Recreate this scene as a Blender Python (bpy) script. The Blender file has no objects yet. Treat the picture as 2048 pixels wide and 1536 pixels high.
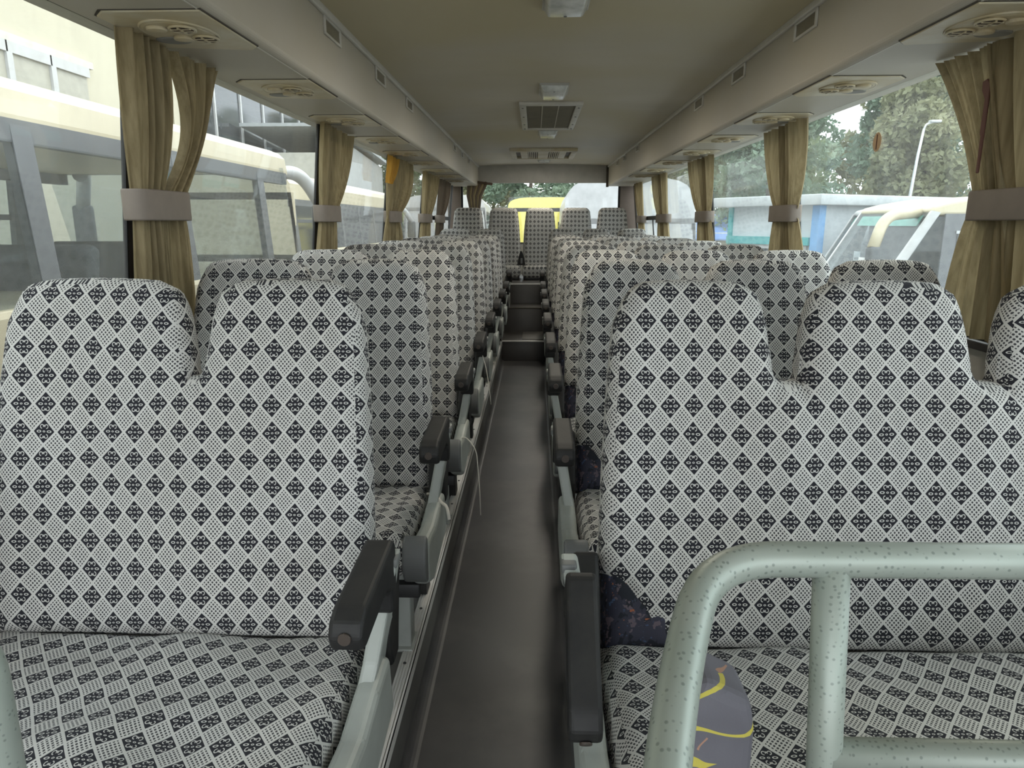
import bpy, bmesh, math, random
import numpy as np
from mathutils import Vector, Matrix
random.seed(7); np.random.seed(7)
S = bpy.context.scene
C = S.collection
PI = math.pi

# ------------------------------------------------------------------ camera, sky, sun, exposure
CAM_Z = 1.06
cam = bpy.data.cameras.new('camera'); cam.sensor_width = 36; cam.lens = 1400 * 36 / 2048
cam.clip_start = 0.02; cam.clip_end = 400
co = bpy.data.objects.new('camera', cam); C.objects.link(co)
co.location = (0, 0, CAM_Z)
co.rotation_euler = (math.radians(90 - 12.914), 0, math.radians(1.834))
S.camera = co

W = bpy.data.worlds.new('world'); S.world = W; W.use_nodes = True
bg = W.node_tree.nodes['Background']
bg.inputs[0].default_value = (0.90, 0.95, 1.0, 1); bg.inputs[1].default_value = 1.3
sun = bpy.data.lights.new('sun', 'SUN'); sun.energy = .5; sun.angle = math.radians(25); sun.color = (1, .93, .80)
so = bpy.data.objects.new('sun', sun); C.objects.link(so)
so.rotation_euler = (math.radians(-22), math.radians(38), 0)

vs = S.view_settings
vs.view_transform = 'Standard'; vs.look = 'None'; vs.gamma = 1.0; vs.use_curve_mapping = False
vs.exposure = 1.5

# ------------------------------------------------------------------ tags
def tag(o, label=None, cat=None, group=None, kind=None):
    if label: o['label'] = label
    if cat: o['category'] = cat
    if group: o['group'] = group
    if kind: o['kind'] = kind
    return o

def empty(name, loc, label=None, cat=None, group=None, rz=0):
    o = bpy.data.objects.new(name, None); C.objects.link(o)
    o.location = loc; o.rotation_euler = (0, 0, rz); o.empty_display_size = .05
    return tag(o, label, cat, group)

# ------------------------------------------------------------------ mesh helpers
def mesh_of(name, verts, faces, mat=None, smooth=False, uvs=None):
    me = bpy.data.meshes.new(name)
    me.from_pydata([tuple(map(float, v)) for v in verts], [], faces)
    if uvs is not None:
        ul = me.uv_layers.new(name='UVMap')
        ul.data.foreach_set('uv', np.asarray(uvs, dtype=np.float32).ravel())
    if smooth: me.polygons.foreach_set('use_smooth', [True] * len(me.polygons))
    if mat: me.materials.append(mat)
    me.update()
    return me

def link(name, me, parent=None, loc=(0, 0, 0)):
    o = bpy.data.objects.new(name, me); C.objects.link(o)
    o.location = loc
    if parent is not None: o.parent = parent
    return o

class MB:
    """collects boxes, prisms, tubes and sheets into ONE mesh"""
    def __init__(s): s.v = []; s.f = []; s.sm = []
    def add(s, vs_, fs_, smooth=False):
        n = len(s.v); s.v += [tuple(v) for v in vs_]
        s.f += [tuple(i + n for i in f) for f in fs_]; s.sm += [smooth] * len(fs_)
        return s
    def box(s, x0, x1, y0, y1, z0, z1, b=0.0, seg=2):
        if b <= 0:
            v = [(x, y, z) for x in (x0, x1) for y in (y0, y1) for z in (z0, z1)]
            return s.add(v, [(0, 1, 3, 2), (4, 6, 7, 5), (0, 4, 5, 1), (2, 3, 7, 6), (0, 2, 6, 4), (1, 5, 7, 3)])
        bm = bmesh.new(); bmesh.ops.create_cube(bm, size=1)
        for v in bm.verts: v.co = ((x0 + x1) / 2 + v.co.x * (x1 - x0), (y0 + y1) / 2 + v.co.y * (y1 - y0), (z0 + z1) / 2 + v.co.z * (z1 - z0))
        bmesh.ops.bevel(bm, geom=bm.edges[:], offset=b, segments=seg, profile=.5, affect='EDGES')
        return s.bm(bm, seg > 1)
    def bm(s, bm, smooth=False):
        bm.verts.index_update()
        s.add([v.co[:] for v in bm.verts], [[v.index for v in f.verts] for f in bm.faces], smooth); bm.free(); return s
    def prism(s, pts, axis, a, b, bev=0.0, seg=2):
        """pts: 2D polygon; axis 'x': pts=(y,z); 'y': pts=(x,z); 'z': pts=(x,y)"""
        def P(p, t): return {'x': (t, p[0], p[1]), 'y': (p[0], t, p[1]), 'z': (p[0], p[1], t)}[axis]
        bm = bmesh.new()
        A = [bm.verts.new(P(p, a)) for p in pts]; B = [bm.verts.new(P(p, b)) for p in pts]
        n = len(pts); bm.faces.new(A[::-1]); bm.faces.new(B)
        for i in range(n): bm.faces.new((A[i], A[(i + 1) % n], B[(i + 1) % n], B[i]))
        bmesh.ops.recalc_face_normals(bm, faces=bm.faces[:])
        if bev > 0: bmesh.ops.bevel(bm, geom=bm.edges[:], offset=bev, segments=seg, profile=.5, affect='EDGES', clamp_overlap=True)
        return s.bm(bm, False)
    def tube(s, path, r, n=14, cap=True):
        P = [Vector(p) for p in path]; R = r if isinstance(r, (list, tuple)) else [r] * len(P)
        t0 = (P[1] - P[0]).normalized(); up = Vector((0, 0, 1)) if abs(t0.z) < .9 else Vector((1, 0, 0))
        nrm = t0.cross(up).normalized(); vs_ = []; prev = t0
        for i, p in enumerate(P):
            t = ((P[min(i + 1, len(P) - 1)] - P[max(i - 1, 0)])).normalized()
            q = prev.rotation_difference(t); nrm = (q @ nrm); nrm = (nrm - t * nrm.dot(t)).normalized(); prev = t
            bn = t.cross(nrm)
            for k in range(n):
                a = 2 * PI * k / n; vs_.append(p + (nrm * math.cos(a) + bn * math.sin(a)) * R[i])
        fs_ = [(i * n + k, i * n + (k + 1) % n, (i + 1) * n + (k + 1) % n, (i + 1) * n + k) for i in range(len(P) - 1) for k in range(n)]
        if cap: fs_ += [tuple(range(n))[::-1], tuple((len(P) - 1) * n + k for k in range(n))]
        return s.add(vs_, fs_, True)
    def disc(s, c, r, h, axis='z', n=24, ry=None, dome=0.0):
        """elliptic disc/cylinder from c to c+h along axis"""
        ry = ry or r; vs_ = []
        def P(a, b, t): return {'z': (c[0] + a, c[1] + b, c[2] + t), 'x': (c[0] + t, c[1] + a, c[2] + b), 'y': (c[0] + a, c[1] + t, c[2] + b)}[axis]
        for sc, t in ((1, 0), (1, h * .6), (.93, h)):
            vs_ += [P(r * sc * math.cos(2 * PI * k / n), ry * sc * math.sin(2 * PI * k / n), t) for k in range(n)]
        vs_.append(P(0, 0, h + dome)); top = 3 * n
        fs_ = [(j * n + k, j * n + (k + 1) % n, (j + 1) * n + (k + 1) % n, (j + 1) * n + k) for j in range(2) for k in range(n)]
        fs_ += [(2 * n + k, 2 * n + (k + 1) % n, top) for k in range(n)] + [tuple(range(n))[::-1]]
        return s.add(vs_, fs_, False)
    def ring(s, c, r, rr, n=28, m=8, ry=None, axis='z'):
        ry = ry or r; vs_ = []
        for k in range(n):
            a = 2 * PI * k / n
            for j in range(m):
                b = 2 * PI * j / m; e = rr * math.cos(b); t = rr * math.sin(b)
                A, B = (r + e) * math.cos(a), (ry + e) * math.sin(a)
                vs_.append({'z': (c[0] + A, c[1] + B, c[2] + t), 'x': (c[0] + t, c[1] + A, c[2] + B), 'y': (c[0] + A, c[1] + t, c[2] + B)}[axis])
        return s.add(vs_, [(k * m + j, ((k + 1) % n) * m + j, ((k + 1) % n) * m + (j + 1) % m, k * m + (j + 1) % m) for k in range(n) for j in range(m)], True)
    def mesh(s, name, mat):
        me = mesh_of(name, s.v, s.f, mat); me.polygons.foreach_set('use_smooth', s.sm); me.update(); return me
    def obj(s, name, mat, parent=None, loc=(0, 0, 0)): return link(name, s.mesh(name, mat), parent, loc)

def bend(pts, r, n=8):
    """round the inner corners of a polyline with radius r"""
    P = [Vector(p) for p in pts]; out = [P[0]]
    for i in range(1, len(P) - 1):
        a, b, c = P[i - 1], P[i], P[i + 1]; d1 = (a - b); d2 = (c - b)
        q = min(r, d1.length * .49, d2.length * .49); s_ = b + d1.normalized() * q; e = b + d2.normalized() * q
        for k in range(n + 1):
            t = k / n; out.append(s_ * (1 - t) ** 2 + b * 2 * t * (1 - t) + e * t * t)
    out.append(P[-1]); return out

# ------------------------------------------------------------------ materials
class NT:
    def __init__(s, name):
        s.m = bpy.data.materials.new(name); s.m.use_nodes = True; s.t = s.m.node_tree; s.n = s.t.nodes
        s.b = s.n['Principled BSDF']; s.out = s.n['Material Output']
    def new(s, typ, **k):
        n = s.n.new(typ)
        for a, v in k.items(): setattr(n, a, v)
        return n
    def put(s, sock, v):
        if isinstance(v, bpy.types.NodeSocket): s.t.links.new(v, sock)
        else: sock.default_value = v
    def M(s, op, a, b=None, c=None, clamp=False):
        n = s.new('ShaderNodeMath', operation=op); n.use_clamp = clamp; s.put(n.inputs[0], a)
        if b is not None: s.put(n.inputs[1], b)
        if c is not None: s.put(n.inputs[2], c)
        return n.outputs[0]
    def mix(s, f, a, b):
        n = s.new('ShaderNodeMix', data_type='RGBA'); s.put(n.inputs[0], f)
        s.put(n.inputs[6], a if isinstance(a, bpy.types.NodeSocket) else (*a, 1) if len(a) == 3 else a)
        s.put(n.inputs[7], b if isinstance(b, bpy.types.NodeSocket) else (*b, 1) if len(b) == 3 else b)
        return n.outputs[2]
    def coord(s, which='Object'): return s.new('ShaderNodeTexCoord').outputs[which]
    def noise(s, scale, detail=4, rough=.55, vec=None, stretch=None):
        n = s.new('ShaderNodeTexNoise'); n.inputs['Scale'].default_value = scale
        n.inputs['Detail'].default_value = detail; n.inputs['Roughness'].default_value = rough
        v = vec or s.coord()
        if stretch:
            mp = s.new('ShaderNodeMapping'); s.t.links.new(v, mp.inputs[0]); mp.inputs['Scale'].default_value = stretch; v = mp.outputs[0]
        s.t.links.new(v, n.inputs['Vector']); return n.outputs[0]
    def ramp(s, f, lo, hi, a=0., b=1.):
        n = s.new('ShaderNodeMapRange'); s.put(n.inputs[0], f)
        n.inputs[1].default_value = lo; n.inputs[2].default_value = hi; n.inputs[3].default_value = a; n.inputs[4].default_value = b
        return n.outputs[0]
    def bump(s, h, strength=.2, dist=.002):
        n = s.new('ShaderNodeBump'); n.inputs['Strength'].default_value = strength; n.inputs['Distance'].default_value = dist
        s.put(n.inputs['Height'], h); s.t.links.new(n.outputs[0], s.b.inputs['Normal'])
    def col(s, c): s.put(s.b.inputs['Base Color'], c if isinstance(c, bpy.types.NodeSocket) else (*c, 1))
    def rough(s, r): s.put(s.b.inputs['Roughness'], r)

def plain(name, c, rough=.6, metal=0., var=.08, scale=6., bump=0., bscale=120., spec=None, c2=None, lo=.35, hi=.7, stretch=None):
    t = NT(name); n = t.noise(scale, 5, .6, stretch=stretch)
    c2 = c2 or tuple(max(0, x * (1 - 2.2 * var)) for x in c)
    t.col(t.mix(t.ramp(n, lo, hi), c, c2)); t.rough(rough); t.b.inputs['Metallic'].default_value = metal
    if spec is not None: t.b.inputs['Specular IOR Level'].default_value = spec
    if bump: t.bump(t.noise(bscale, 3), bump, .001)
    return t.m

def fabric_material(name='seat_cover_fabric', w=.0455, h=.0545, white=(.57, .562, .535), black=(.022, .022, .027)):
    t = NT(name); M = t.M
    uv = t.new('ShaderNodeUVMap').outputs[0]
    nz = t.new('ShaderNodeTexNoise'); nz.inputs['Scale'].default_value = 5; t.t.links.new(uv, nz.inputs['Vector'])
    sp = t.new('ShaderNodeSeparateXYZ'); t.t.links.new(uv, sp.inputs[0])
    rnd = t.new('ShaderNodeObjectInfo').outputs['Random']
    ns = t.new('ShaderNodeSeparateXYZ'); t.t.links.new(nz.outputs[1], ns.inputs[0])
    X = M('ADD', M('DIVIDE', M('ADD', sp.outputs[0], M('MULTIPLY', ns.outputs[0], .016)), w), M('MULTIPLY', rnd, 7.3))
    Y = M('ADD', M('DIVIDE', M('ADD', sp.outputs[1], M('MULTIPLY', ns.outputs[1], .020)), h), M('MULTIPLY', rnd, 3.7))
    a = M('ADD', X, Y); b = M('SUBTRACT', X, Y)
    ia = M('FLOOR', M('ADD', a, .5)); ib = M('FLOOR', M('ADD', b, .5))
    fa = M('SUBTRACT', a, ia); fb = M('SUBTRACT', b, ib)
    odd = M('FLOORED_MODULO', M('ADD', ia, ib), 2.0)
    edge = M('MAXIMUM', M('ABSOLUTE', fa), M('ABSOLUTE', fb))
    line = M('GREATER_THAN', edge, .435)
    px = M('ABSOLUTE', M('MULTIPLY', M('ADD', fa, fb), .5)); py = M('MULTIPLY', M('ABSOLUTE', M('MULTIPLY', M('SUBTRACT', fa, fb), .5)), 1.19)
    def el(cx, cy, rx, ry):
        return M('SQRT', M('ADD', M('POWER', M('DIVIDE', M('SUBTRACT', px, cx), rx), 2.0), M('POWER', M('DIVIDE', M('SUBTRACT', py, cy), ry), 2.0)))
    def ring(e, mid, th): return M('LESS_THAN', M('ABSOLUTE', M('SUBTRACT', e, mid)), th)
    leaf = ring(el(.212, 0, .098, .056), .76, .24)
    core = ring(el(0, 0, .052, .040), .74, .28)
    curl = ring(el(.094, .212, .076, .092), .86, .20)
    gap = M('MULTIPLY', M('LESS_THAN', px, .085), M('LESS_THAN', py, .185))
    curl = M('MULTIPLY', curl, M('SUBTRACT', 1.0, gap))
    stem = M('MULTIPLY', M('LESS_THAN', px, .016), M('LESS_THAN', M('ABSOLUTE', M('SUBTRACT', py, .25)), .035))
    motif = M('MAXIMUM', M('MAXIMUM', leaf, core), M('MAXIMUM', curl, stem))
    k = 6.0
    da = M('SUBTRACT', M('FRACT', M('MULTIPLY', M('ADD', fa, .5), k)), .5); db = M('SUBTRACT', M('FRACT', M('MULTIPLY', M('ADD', fb, .5), k)), .5)
    dot = M('LESS_THAN', M('SQRT', M('ADD', M('POWER', da, 2.0), M('POWER', db, 2.0))), .33)
    light = M('SUBTRACT', 1.0, M('MULTIPLY', dot, .93))
    cell = M('ADD', M('MULTIPLY', odd, light), M('MULTIPLY', M('SUBTRACT', 1.0, odd), motif))
    mask = M('MAXIMUM', line, cell)
    dirt = t.ramp(t.noise(2.3, 4), .35, .75)
    wc = t.mix(M('MULTIPLY', dirt, .55), white, tuple(x * y for x, y in zip(white, (.86, .83, .76))))
    t.col(t.mix(mask, black, wc)); t.rough(.92); t.b.inputs['Specular IOR Level'].default_value = .15
    t.b.inputs['Sheen Weight'].default_value = .08
    t.bump(M('ADD', M('MULTIPLY', line, .6), M('MULTIPLY', mask, .5)), .35, .0015)
    return t.m

def camo_material(name, base, spots, scale):
    t = NT(name); c = t.noise(1.5, 2); col = t.mix(t.ramp(c, .3, .7), base[0], base[1])
    for i, (cc, lo) in enumerate(spots):
        n = t.noise(scale * (1 + .4 * i), 3, .6, stretch=(1, 1.6 + i * .3, .6 + .5 * i))
        col = t.mix(t.ramp(n, lo, lo + .02), col, cc)
    t.col(col); t.rough(.85); t.bump(t.noise(300, 2), .2, .001)
    return t.m

def glass_material(name, tint, dust_haze, ior=1.45, dust_haze_col=(.75, .76, .74)):
    t = NT(name); t.n.remove(t.b)
    tr = t.new('ShaderNodeBsdfTransparent'); tr.inputs[0].default_value = (*tint, 1)
    gl = t.new('ShaderNodeBsdfGlossy'); gl.inputs['Roughness'].default_value = .01; gl.inputs[0].default_value = (1, 1, 1, 1)
    lw = t.new('ShaderNodeLayerWeight'); lw.inputs[0].default_value = .5
    fz = t.M('ADD', .022, t.M('MULTIPLY', .45, t.M('POWER', lw.outputs['Facing'], 5.0)))
    m1 = t.new('ShaderNodeMixShader'); t.t.links.new(fz, m1.inputs[0]); t.t.links.new(tr.outputs[0], m1.inputs[1]); t.t.links.new(gl.outputs[0], m1.inputs[2])
    tl = t.new('ShaderNodeBsdfTranslucent'); tl.inputs[0].default_value = (*dust_haze_col, 1)
    df = t.new('ShaderNodeBsdfDiffuse'); df.inputs[0].default_value = (*dust_haze_col, 1)
    m0 = t.new('ShaderNodeMixShader'); m0.inputs[0].default_value = .4; t.t.links.new(tl.outputs[0], m0.inputs[1]); t.t.links.new(df.outputs[0], m0.inputs[2])
    n = t.noise(2.2, 5, .6, stretch=(1, 1.6, .35)); n2 = t.noise(30, 3, .6, stretch=(1, 1, .08))
    f = t.M('MULTIPLY', t.M('ADD', t.ramp(n, .25, .75, .55, 1.3), t.ramp(n2, .45, .75, 0, .5)), dust_haze)  # dust film that also paints a pale haze over the view
    m2 = t.new('ShaderNodeMixShader'); t.t.links.new(f, m2.inputs[0]); t.t.links.new(m1.outputs[0], m2.inputs[1]); t.t.links.new(m0.outputs[0], m2.inputs[2])
    t.t.links.new(m2.outputs[0], t.out.inputs[0])
    return t.m

MAT = {}
MAT['cover'] = fabric_material()
MAT['rear_cover'] = fabric_material('rear_seat_cover_fabric')
MAT['uphol'] = camo_material('old_seat_upholstery', ((.018, .022, .040), (.040, .038, .055)), [((.010, .012, .018), .52), ((.11, .085, .10), .60), ((.30, .10, .045), .66), ((.05, .08, .15), .63)], 26)
_t = NT('folding_seat_upholstery'); _c = _t.mix(_t.ramp(_t.noise(6, 3), .35, .7), (.15, .145, .165), (.10, .097, .112))
for _k, (_cc, _sc, _st, _lo) in enumerate((((.46, .40, .07), 9, (1.0, 1, 2.2), .46), ((.33, .19, .13), 12, (1.6, 1, 1.8), .50))):
    _n1 = _t.noise(_sc, 1, .4, stretch=_st); _n2 = _t.noise(_sc * .9 + _k * 5, 2, .5, stretch=(1, 1.3, 1))
    _f = _t.M('MULTIPLY', _t.M('LESS_THAN', _t.M('ABSOLUTE', _t.M('SUBTRACT', _n1, .5)), .022), _t.M('GREATER_THAN', _n2, _lo + .04)); _c = _t.mix(_f, _c, _cc)
_t.col(_c); _t.rough(.85); _t.bump(_t.noise(250, 2), .2, .001); MAT['pad'] = _t.m
MAT['black'] = plain('black_armrest_plastic', (.016, .016, .016), .55, var=.12, scale=14, bump=.12, bscale=400, c2=(.030, .029, .027), spec=.3)
MAT['frame'] = plain('grey_green_frame_paint', (.40, .425, .39), .45, var=.06, scale=5, c2=(.30, .315, .285))
MAT['frame_dark'] = plain('dark_grey_plastic', (.15, .155, .15), .5)
MAT['plug'] = plain('worn_brown_plug', (.06, .045, .035), .5)
MAT['steel'] = plain('dark_steel', (.05, .05, .05), .5, .3)
MAT['duct'] = plain('duct_plastic', (.47, .44, .375), .48, var=.05, scale=1.6, bump=.06, bscale=300, c2=(.45, .41, .32))
MAT['duct_edge'] = plain('duct_bead', (.60, .58, .52), .4)
MAT['ceil'] = NT('ceiling_vinyl')
_t = MAT['ceil']; _n = _t.noise(1.1, 5, .6, stretch=(.5, 1.6, 1)); _n2 = _t.noise(.55, 3)
_t.col(_t.mix(_t.ramp(_n2, .42, .62), _t.mix(_t.ramp(_n, .35, .7), (.555, .51, .425), (.48, .44, .355)), (.49, .43, .28)))
_t.rough(.5); _t.bump(_t.noise(40, 3), .08, .002); MAT['ceil'] = _t.m
MAT['vent'] = plain('yellowed_vent_plastic', (.60, .55, .42), .42, var=.1, scale=5, c2=(.50, .41, .24), lo=.4, hi=.65)
MAT['vent_dark'] = plain('brown_vent_louvre', (.085, .05, .02), .6, c2=(.03, .02, .012))
MAT['groove'] = plain('dark_trim_and_gap_shade', (.07, .06, .045), .8)  # dark trim colour, also painted shade for the panel gaps
MAT['grille'] = plain('grey_speaker_grille', (.28, .275, .25), .6, bump=.5, bscale=500)
MAT['lens'] = plain('lamp_lens', (.72, .74, .72), .18, var=.12, scale=18, c2=(.50, .52, .50))
MAT['lens_base'] = plain('lamp_base', (.45, .44, .40), .4)
MAT['floor'] = plain('aisle_vinyl', (.046, .046, .048), .36, var=.1, scale=2.4, c2=(.095, .092, .090), lo=.42, hi=.75, bump=.05, bscale=200, spec=.45)
MAT['platform'] = plain('platform_vinyl', (.15, .146, .137), .55, c2=(.11, .107, .10), scale=4)
MAT['step'] = plain('step_vinyl', (.065, .060, .054), .38, c2=(.05, .047, .044))
MAT['alu'] = plain('aluminium_strip', (.74, .73, .70), .45, .0, scale=9, c2=(.62, .61, .58))
MAT['wall'] = plain('side_wall_panel', (.42, .40, .355), .6)
MAT['pillar'] = plain('dark_pillar', (.045, .04, .038), .6)
MAT['dark_edging'] = plain('window_rubber', (.012, .012, .012), .6)
MAT['panel'] = plain('rear_panel', (.46, .44, .395), .5)
MAT['brown'] = plain('brown_corner_panel', (.12, .098, .078), .8)
MAT['glass_l'] = glass_material('dusty_tinted_glass', (.93, .96, .96), .055)
MAT['glass_r'] = glass_material('tinted_glass', (.92, .96, .955), .05)  # film strengthened to imitate aerial haze in front of the trees
MAT['glass_b'] = glass_material('rear_window_glass', (.95, .97, .96), .01)
MAT['glass_far'] = glass_material('bus_window_glass', (.80, .83, .84), .03)
MAT['band'] = plain('curtain_tie_band', (.25, .21, .175), .8)
def curtain_material(name, c, c2, transl):
    t = NT(name); n = t.noise(60, 4, .6, stretch=(1, 1, .06)); n2 = t.noise(2.5, 3)
    col = t.mix(t.ramp(n, .35, .7), c, c2); col = t.mix(t.M('MULTIPLY', t.ramp(n2, .45, .75), .5), col, tuple(x * .8 for x in c2))
    t.col(col); t.rough(.85); t.b.inputs['Specular IOR Level'].default_value = .2
    tl = t.new('ShaderNodeBsdfTranslucent'); t.put(tl.inputs[0], col)
    mx = t.new('ShaderNodeMixShader'); mx.inputs[0].default_value = transl
    t.t.links.new(t.b.outputs[0], mx.inputs[1]); t.t.links.new(tl.outputs[0], mx.inputs[2]); t.t.links.new(mx.outputs[0], t.out.inputs[0])
    t.bump(n, .3, .002); return t.m
MAT['curtain'] = curtain_material('olive_beige_curtain', (.37, .30, .175), (.24, .19, .105), .25)
MAT['curtain_br'] = curtain_material('brown_curtain', (.17, .135, .10), (.13, .10, .075), .15)
MAT['orange'] = curtain_material('orange_lining', (.62, .36, .07), (.55, .28, .05), .3)
def hammer_material():
    t = NT('hammertone_tube'); v = t.new('ShaderNodeTexVoronoi'); v.inputs['Scale'].default_value = 150; v.inputs['Randomness'].default_value = .55
    t.t.links.new(t.coord(), v.inputs['Vector']); d = v.outputs['Distance']
    dot = t.ramp(d, .16, .30, 1, 0)
    base = t.mix(t.ramp(t.noise(5, 3), .35, .7), (.36, .395, .35), (.29, .335, .29))
    t.col(t.mix(t.M('MULTIPLY', dot, .6), base, (.12, .15, .13))); t.rough(.42); t.b.inputs['Metallic'].default_value = .25
    t.bump(dot, .12, .001); return t.m
MAT['tube'] = hammer_material()
MAT['string'] = plain('white_string', (.65, .62, .55), .9)
MAT['white'] = plain('white_paint', (.50, .50, .49), .35, c2=(.44, .43, .415))
MAT['cream'] = plain('cream_bus_paint', (.56, .49, .345), .35, c2=(.50, .435, .30), scale=2)
MAT['busgrey'] = plain('bus_grey_band', (.13, .135, .142), .4)
MAT['busdark'] = plain('bus_dark_trim', (.09, .095, .10), .5)
MAT['yellow'] = plain('yellow_bus_paint', (.80, .70, .16), .35)
MAT['silver'] = plain('silver_bus_paint', (.48, .49, .50), .35)
MAT['teal'] = plain('teal_paint', (.10, .42, .42), .5)
MAT['greenstrip'] = plain('green_sunstrip', (.16, .42, .33), .4)
MAT['blue'] = plain('blue_column_paint', (.20, .42, .72), .5)
MAT['blue_roof'] = plain('blue_sheet_roof', (.16, .27, .52), .5)
MAT['office'] = plain('office_sheet_wall', (.60, .64, .66), .6, scale=1.5)
MAT['office_roof'] = plain('office_roof_edge', (.50, .52, .52), .5)
MAT['bldg'] = plain('pale_yellow_render', (.54, .50, .385), .8, scale=.6, c2=(.49, .45, .345))
MAT['bldg_trim'] = plain('building_trim', (.62, .60, .52), .7)
MAT['bldg_win'] = plain('curtained_window', (.42, .40, .33), .3)
MAT['dark_win'] = plain('dark_window_glass', (.05, .055, .06), .08)
MAT['corr'] = plain('corrugated_sheet', (.40, .40, .38), .5, .2)
MAT['ground'] = plain('concrete_yard', (.30, .295, .28), .9, scale=.5)
MAT['bark'] = plain('tree_bark', (.10, .08, .06), .9)
MAT['tyre'] = plain('tyre_rubber', (.015, .015, .015), .8)
MAT['paper'] = plain('paper_notice', (.80, .80, .78), .7)
MAT['sticker'] = plain('orange_sticker', (.62, .42, .24), .6)
MAT['rust'] = plain('rust_brown_strap', (.13, .055, .04), .7)
MAT['galv'] = plain('galvanised_pole', (.62, .64, .65), .4, .3)
def leaf_material(name, c, c2):
    t = NT(name); r = t.new('ShaderNodeTexNoise'); r.inputs['Scale'].default_value = .9; t.t.links.new(t.coord(), r.inputs['Vector'])
    n = t.noise(7, 2); f = t.M('MULTIPLY', t.M('ADD', t.ramp(r.outputs[0], .3, .7), t.ramp(n, .3, .7)), .5)
    col = t.mix(f, c, c2); t.col(col); t.rough(.6)
    tl = t.new('ShaderNodeBsdfTranslucent'); t.put(tl.inputs[0], col); mx = t.new('ShaderNodeMixShader'); mx.inputs[0].default_value = .35
    t.t.links.new(t.b.outputs[0], mx.inputs[1]); t.t.links.new(tl.outputs[0], mx.inputs[2]); t.t.links.new(mx.outputs[0], t.out.inputs[0]); return t.m
MAT['leaf1'] = leaf_material('leaves_green', (.15, .21, .12), (.26, .32, .18))
MAT['leaf2'] = leaf_material('leaves_olive', (.21, .225, .12), (.32, .315, .18))
MAT['leaf3'] = leaf_material('leaves_blue_green', (.14, .21, .14), (.24, .315, .22))

# ------------------------------------------------------------------ the setting: shell of the coach
ZP, ZA = -.08, -.27                     # seat platform, sunken aisle
DZ, CZ_ = 1.55, 1.815                   # duct underside, ceiling
Y0, Y1 = -1.3, 9.85
AL, AR = -.322, .128                    # aisle edges
def WL(z): return -1.095 - .1 * (1.55 - z)
def WR(z): return 1.305 + .1 * (1.55 - z)
def struct(o): o['kind'] = 'structure'; return o

m = MB().box(AL - .0, AR, Y0, 6.82, ZA - .04, ZA)
# coved edges of the aisle lining
for sgn, x in ((1, AL), (-1, AR)):
    prof = [(x, ZA)] + [(x + sgn * .035 * (1 - math.sin(a)), ZA + .035 * (1 - math.cos(a))) for a in [PI / 2 * k / 6 for k in range(6, -1, -1)]]
    m.prism([(p[0], p[1]) for p in prof], 'y', Y0, 6.815)
struct(m.obj('floor', MAT['floor']))
struct(MB().box(-1.30, AL, Y0, 9.9, ZA - .04, ZP).obj('floor', MAT['platform']))
struct(MB().box(AR, 1.52, Y0, 9.9, ZA - .04, ZP).obj('floor', MAT['platform']))
# steps at the end of the aisle
SX0, SX1 = -.352, .112
st = struct(MB().box(AL + .001, AR - .001, 6.82, 7.482, ZA - .04, -.072, .004).obj('floor', MAT['step']))
MB().box(AL + .002, AR - .002, 6.812, 6.84, -.078, -.066, .003).obj('step_nosing', MAT['alu'], st)
MB().box(-.12, .09, 6.93, 7.42, -.073, -.066, .003).obj('floor_hatch', MAT['platform'], st)
st = struct(MB().box(AL + .001, AR - .001, 7.48, 7.965, ZA - .04, .178, .004).obj('floor', MAT['step']))
MB().box(AL + .002, AR - .002, 7.474, 7.50, .172, .184, .003).obj('step_nosing', MAT['groove'], st)
st = struct(MB().box(AL + .001, AR - .001, 7.962, 9.6, ZA - .04, .392, .004).obj('floor', MAT['step']))
MB().box(AL + .002, AR - .002, 7.954, 7.975, .385, .398, .003).obj('step_nosing', MAT['alu'], st)
struct(MB().box(-1.15, AL, 8.05, 9.6, ZP, .39).obj('floor', MAT['step']))
struct(MB().box(AR, 1.37, 8.05, 9.6, ZP, .39).obj('floor', MAT['step']))

# ribbed aluminium edge strip with screws
strip = MB().box(AL - .030, AL + .008, Y0, 6.82, ZP, ZP + .004).box(AL, AL + .008, Y0, 6.82, ZP - .03, ZP + .004)
for k in range(5): strip.box(AL - .028 + k * .0075, AL - .0236 + k * .0075, Y0, 6.82, ZP + .004, ZP + .0062)
so_ = struct(strip.obj('trim_1', MAT['alu']))
sc = MB().disc((0, 0, 0), .0045, .0022, n=10).mesh('screw', MAT['steel'])
for k in range(24): link('screw', sc, so_, (AL - .014, .55 + k * .27, ZP + .006))

# ceiling
cv, cf = [], []
xs = np.linspace(-.79, .995, 15); yy = np.linspace(Y0, Y1 + .1, 24)
for y in yy:
    for x in xs: cv.append((x, y, CZ_ + .022 * (1 - ((x - .1) / .9) ** 2)))
nx = len(xs)
for j in range(len(yy) - 1):
    for i in range(nx - 1): cf.append((j * nx + i, (j + 1) * nx + i, (j + 1) * nx + i + 1, j * nx + i + 1))
nv = len(cv); cv += [(x, y, z + .08) for x, y, z in cv]; cf += [tuple(i + nv for i in f[::-1]) for f in cf]
struct(link('ceiling', mesh_of('ceiling', cv, cf, MAT['ceil'], True)))

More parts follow.
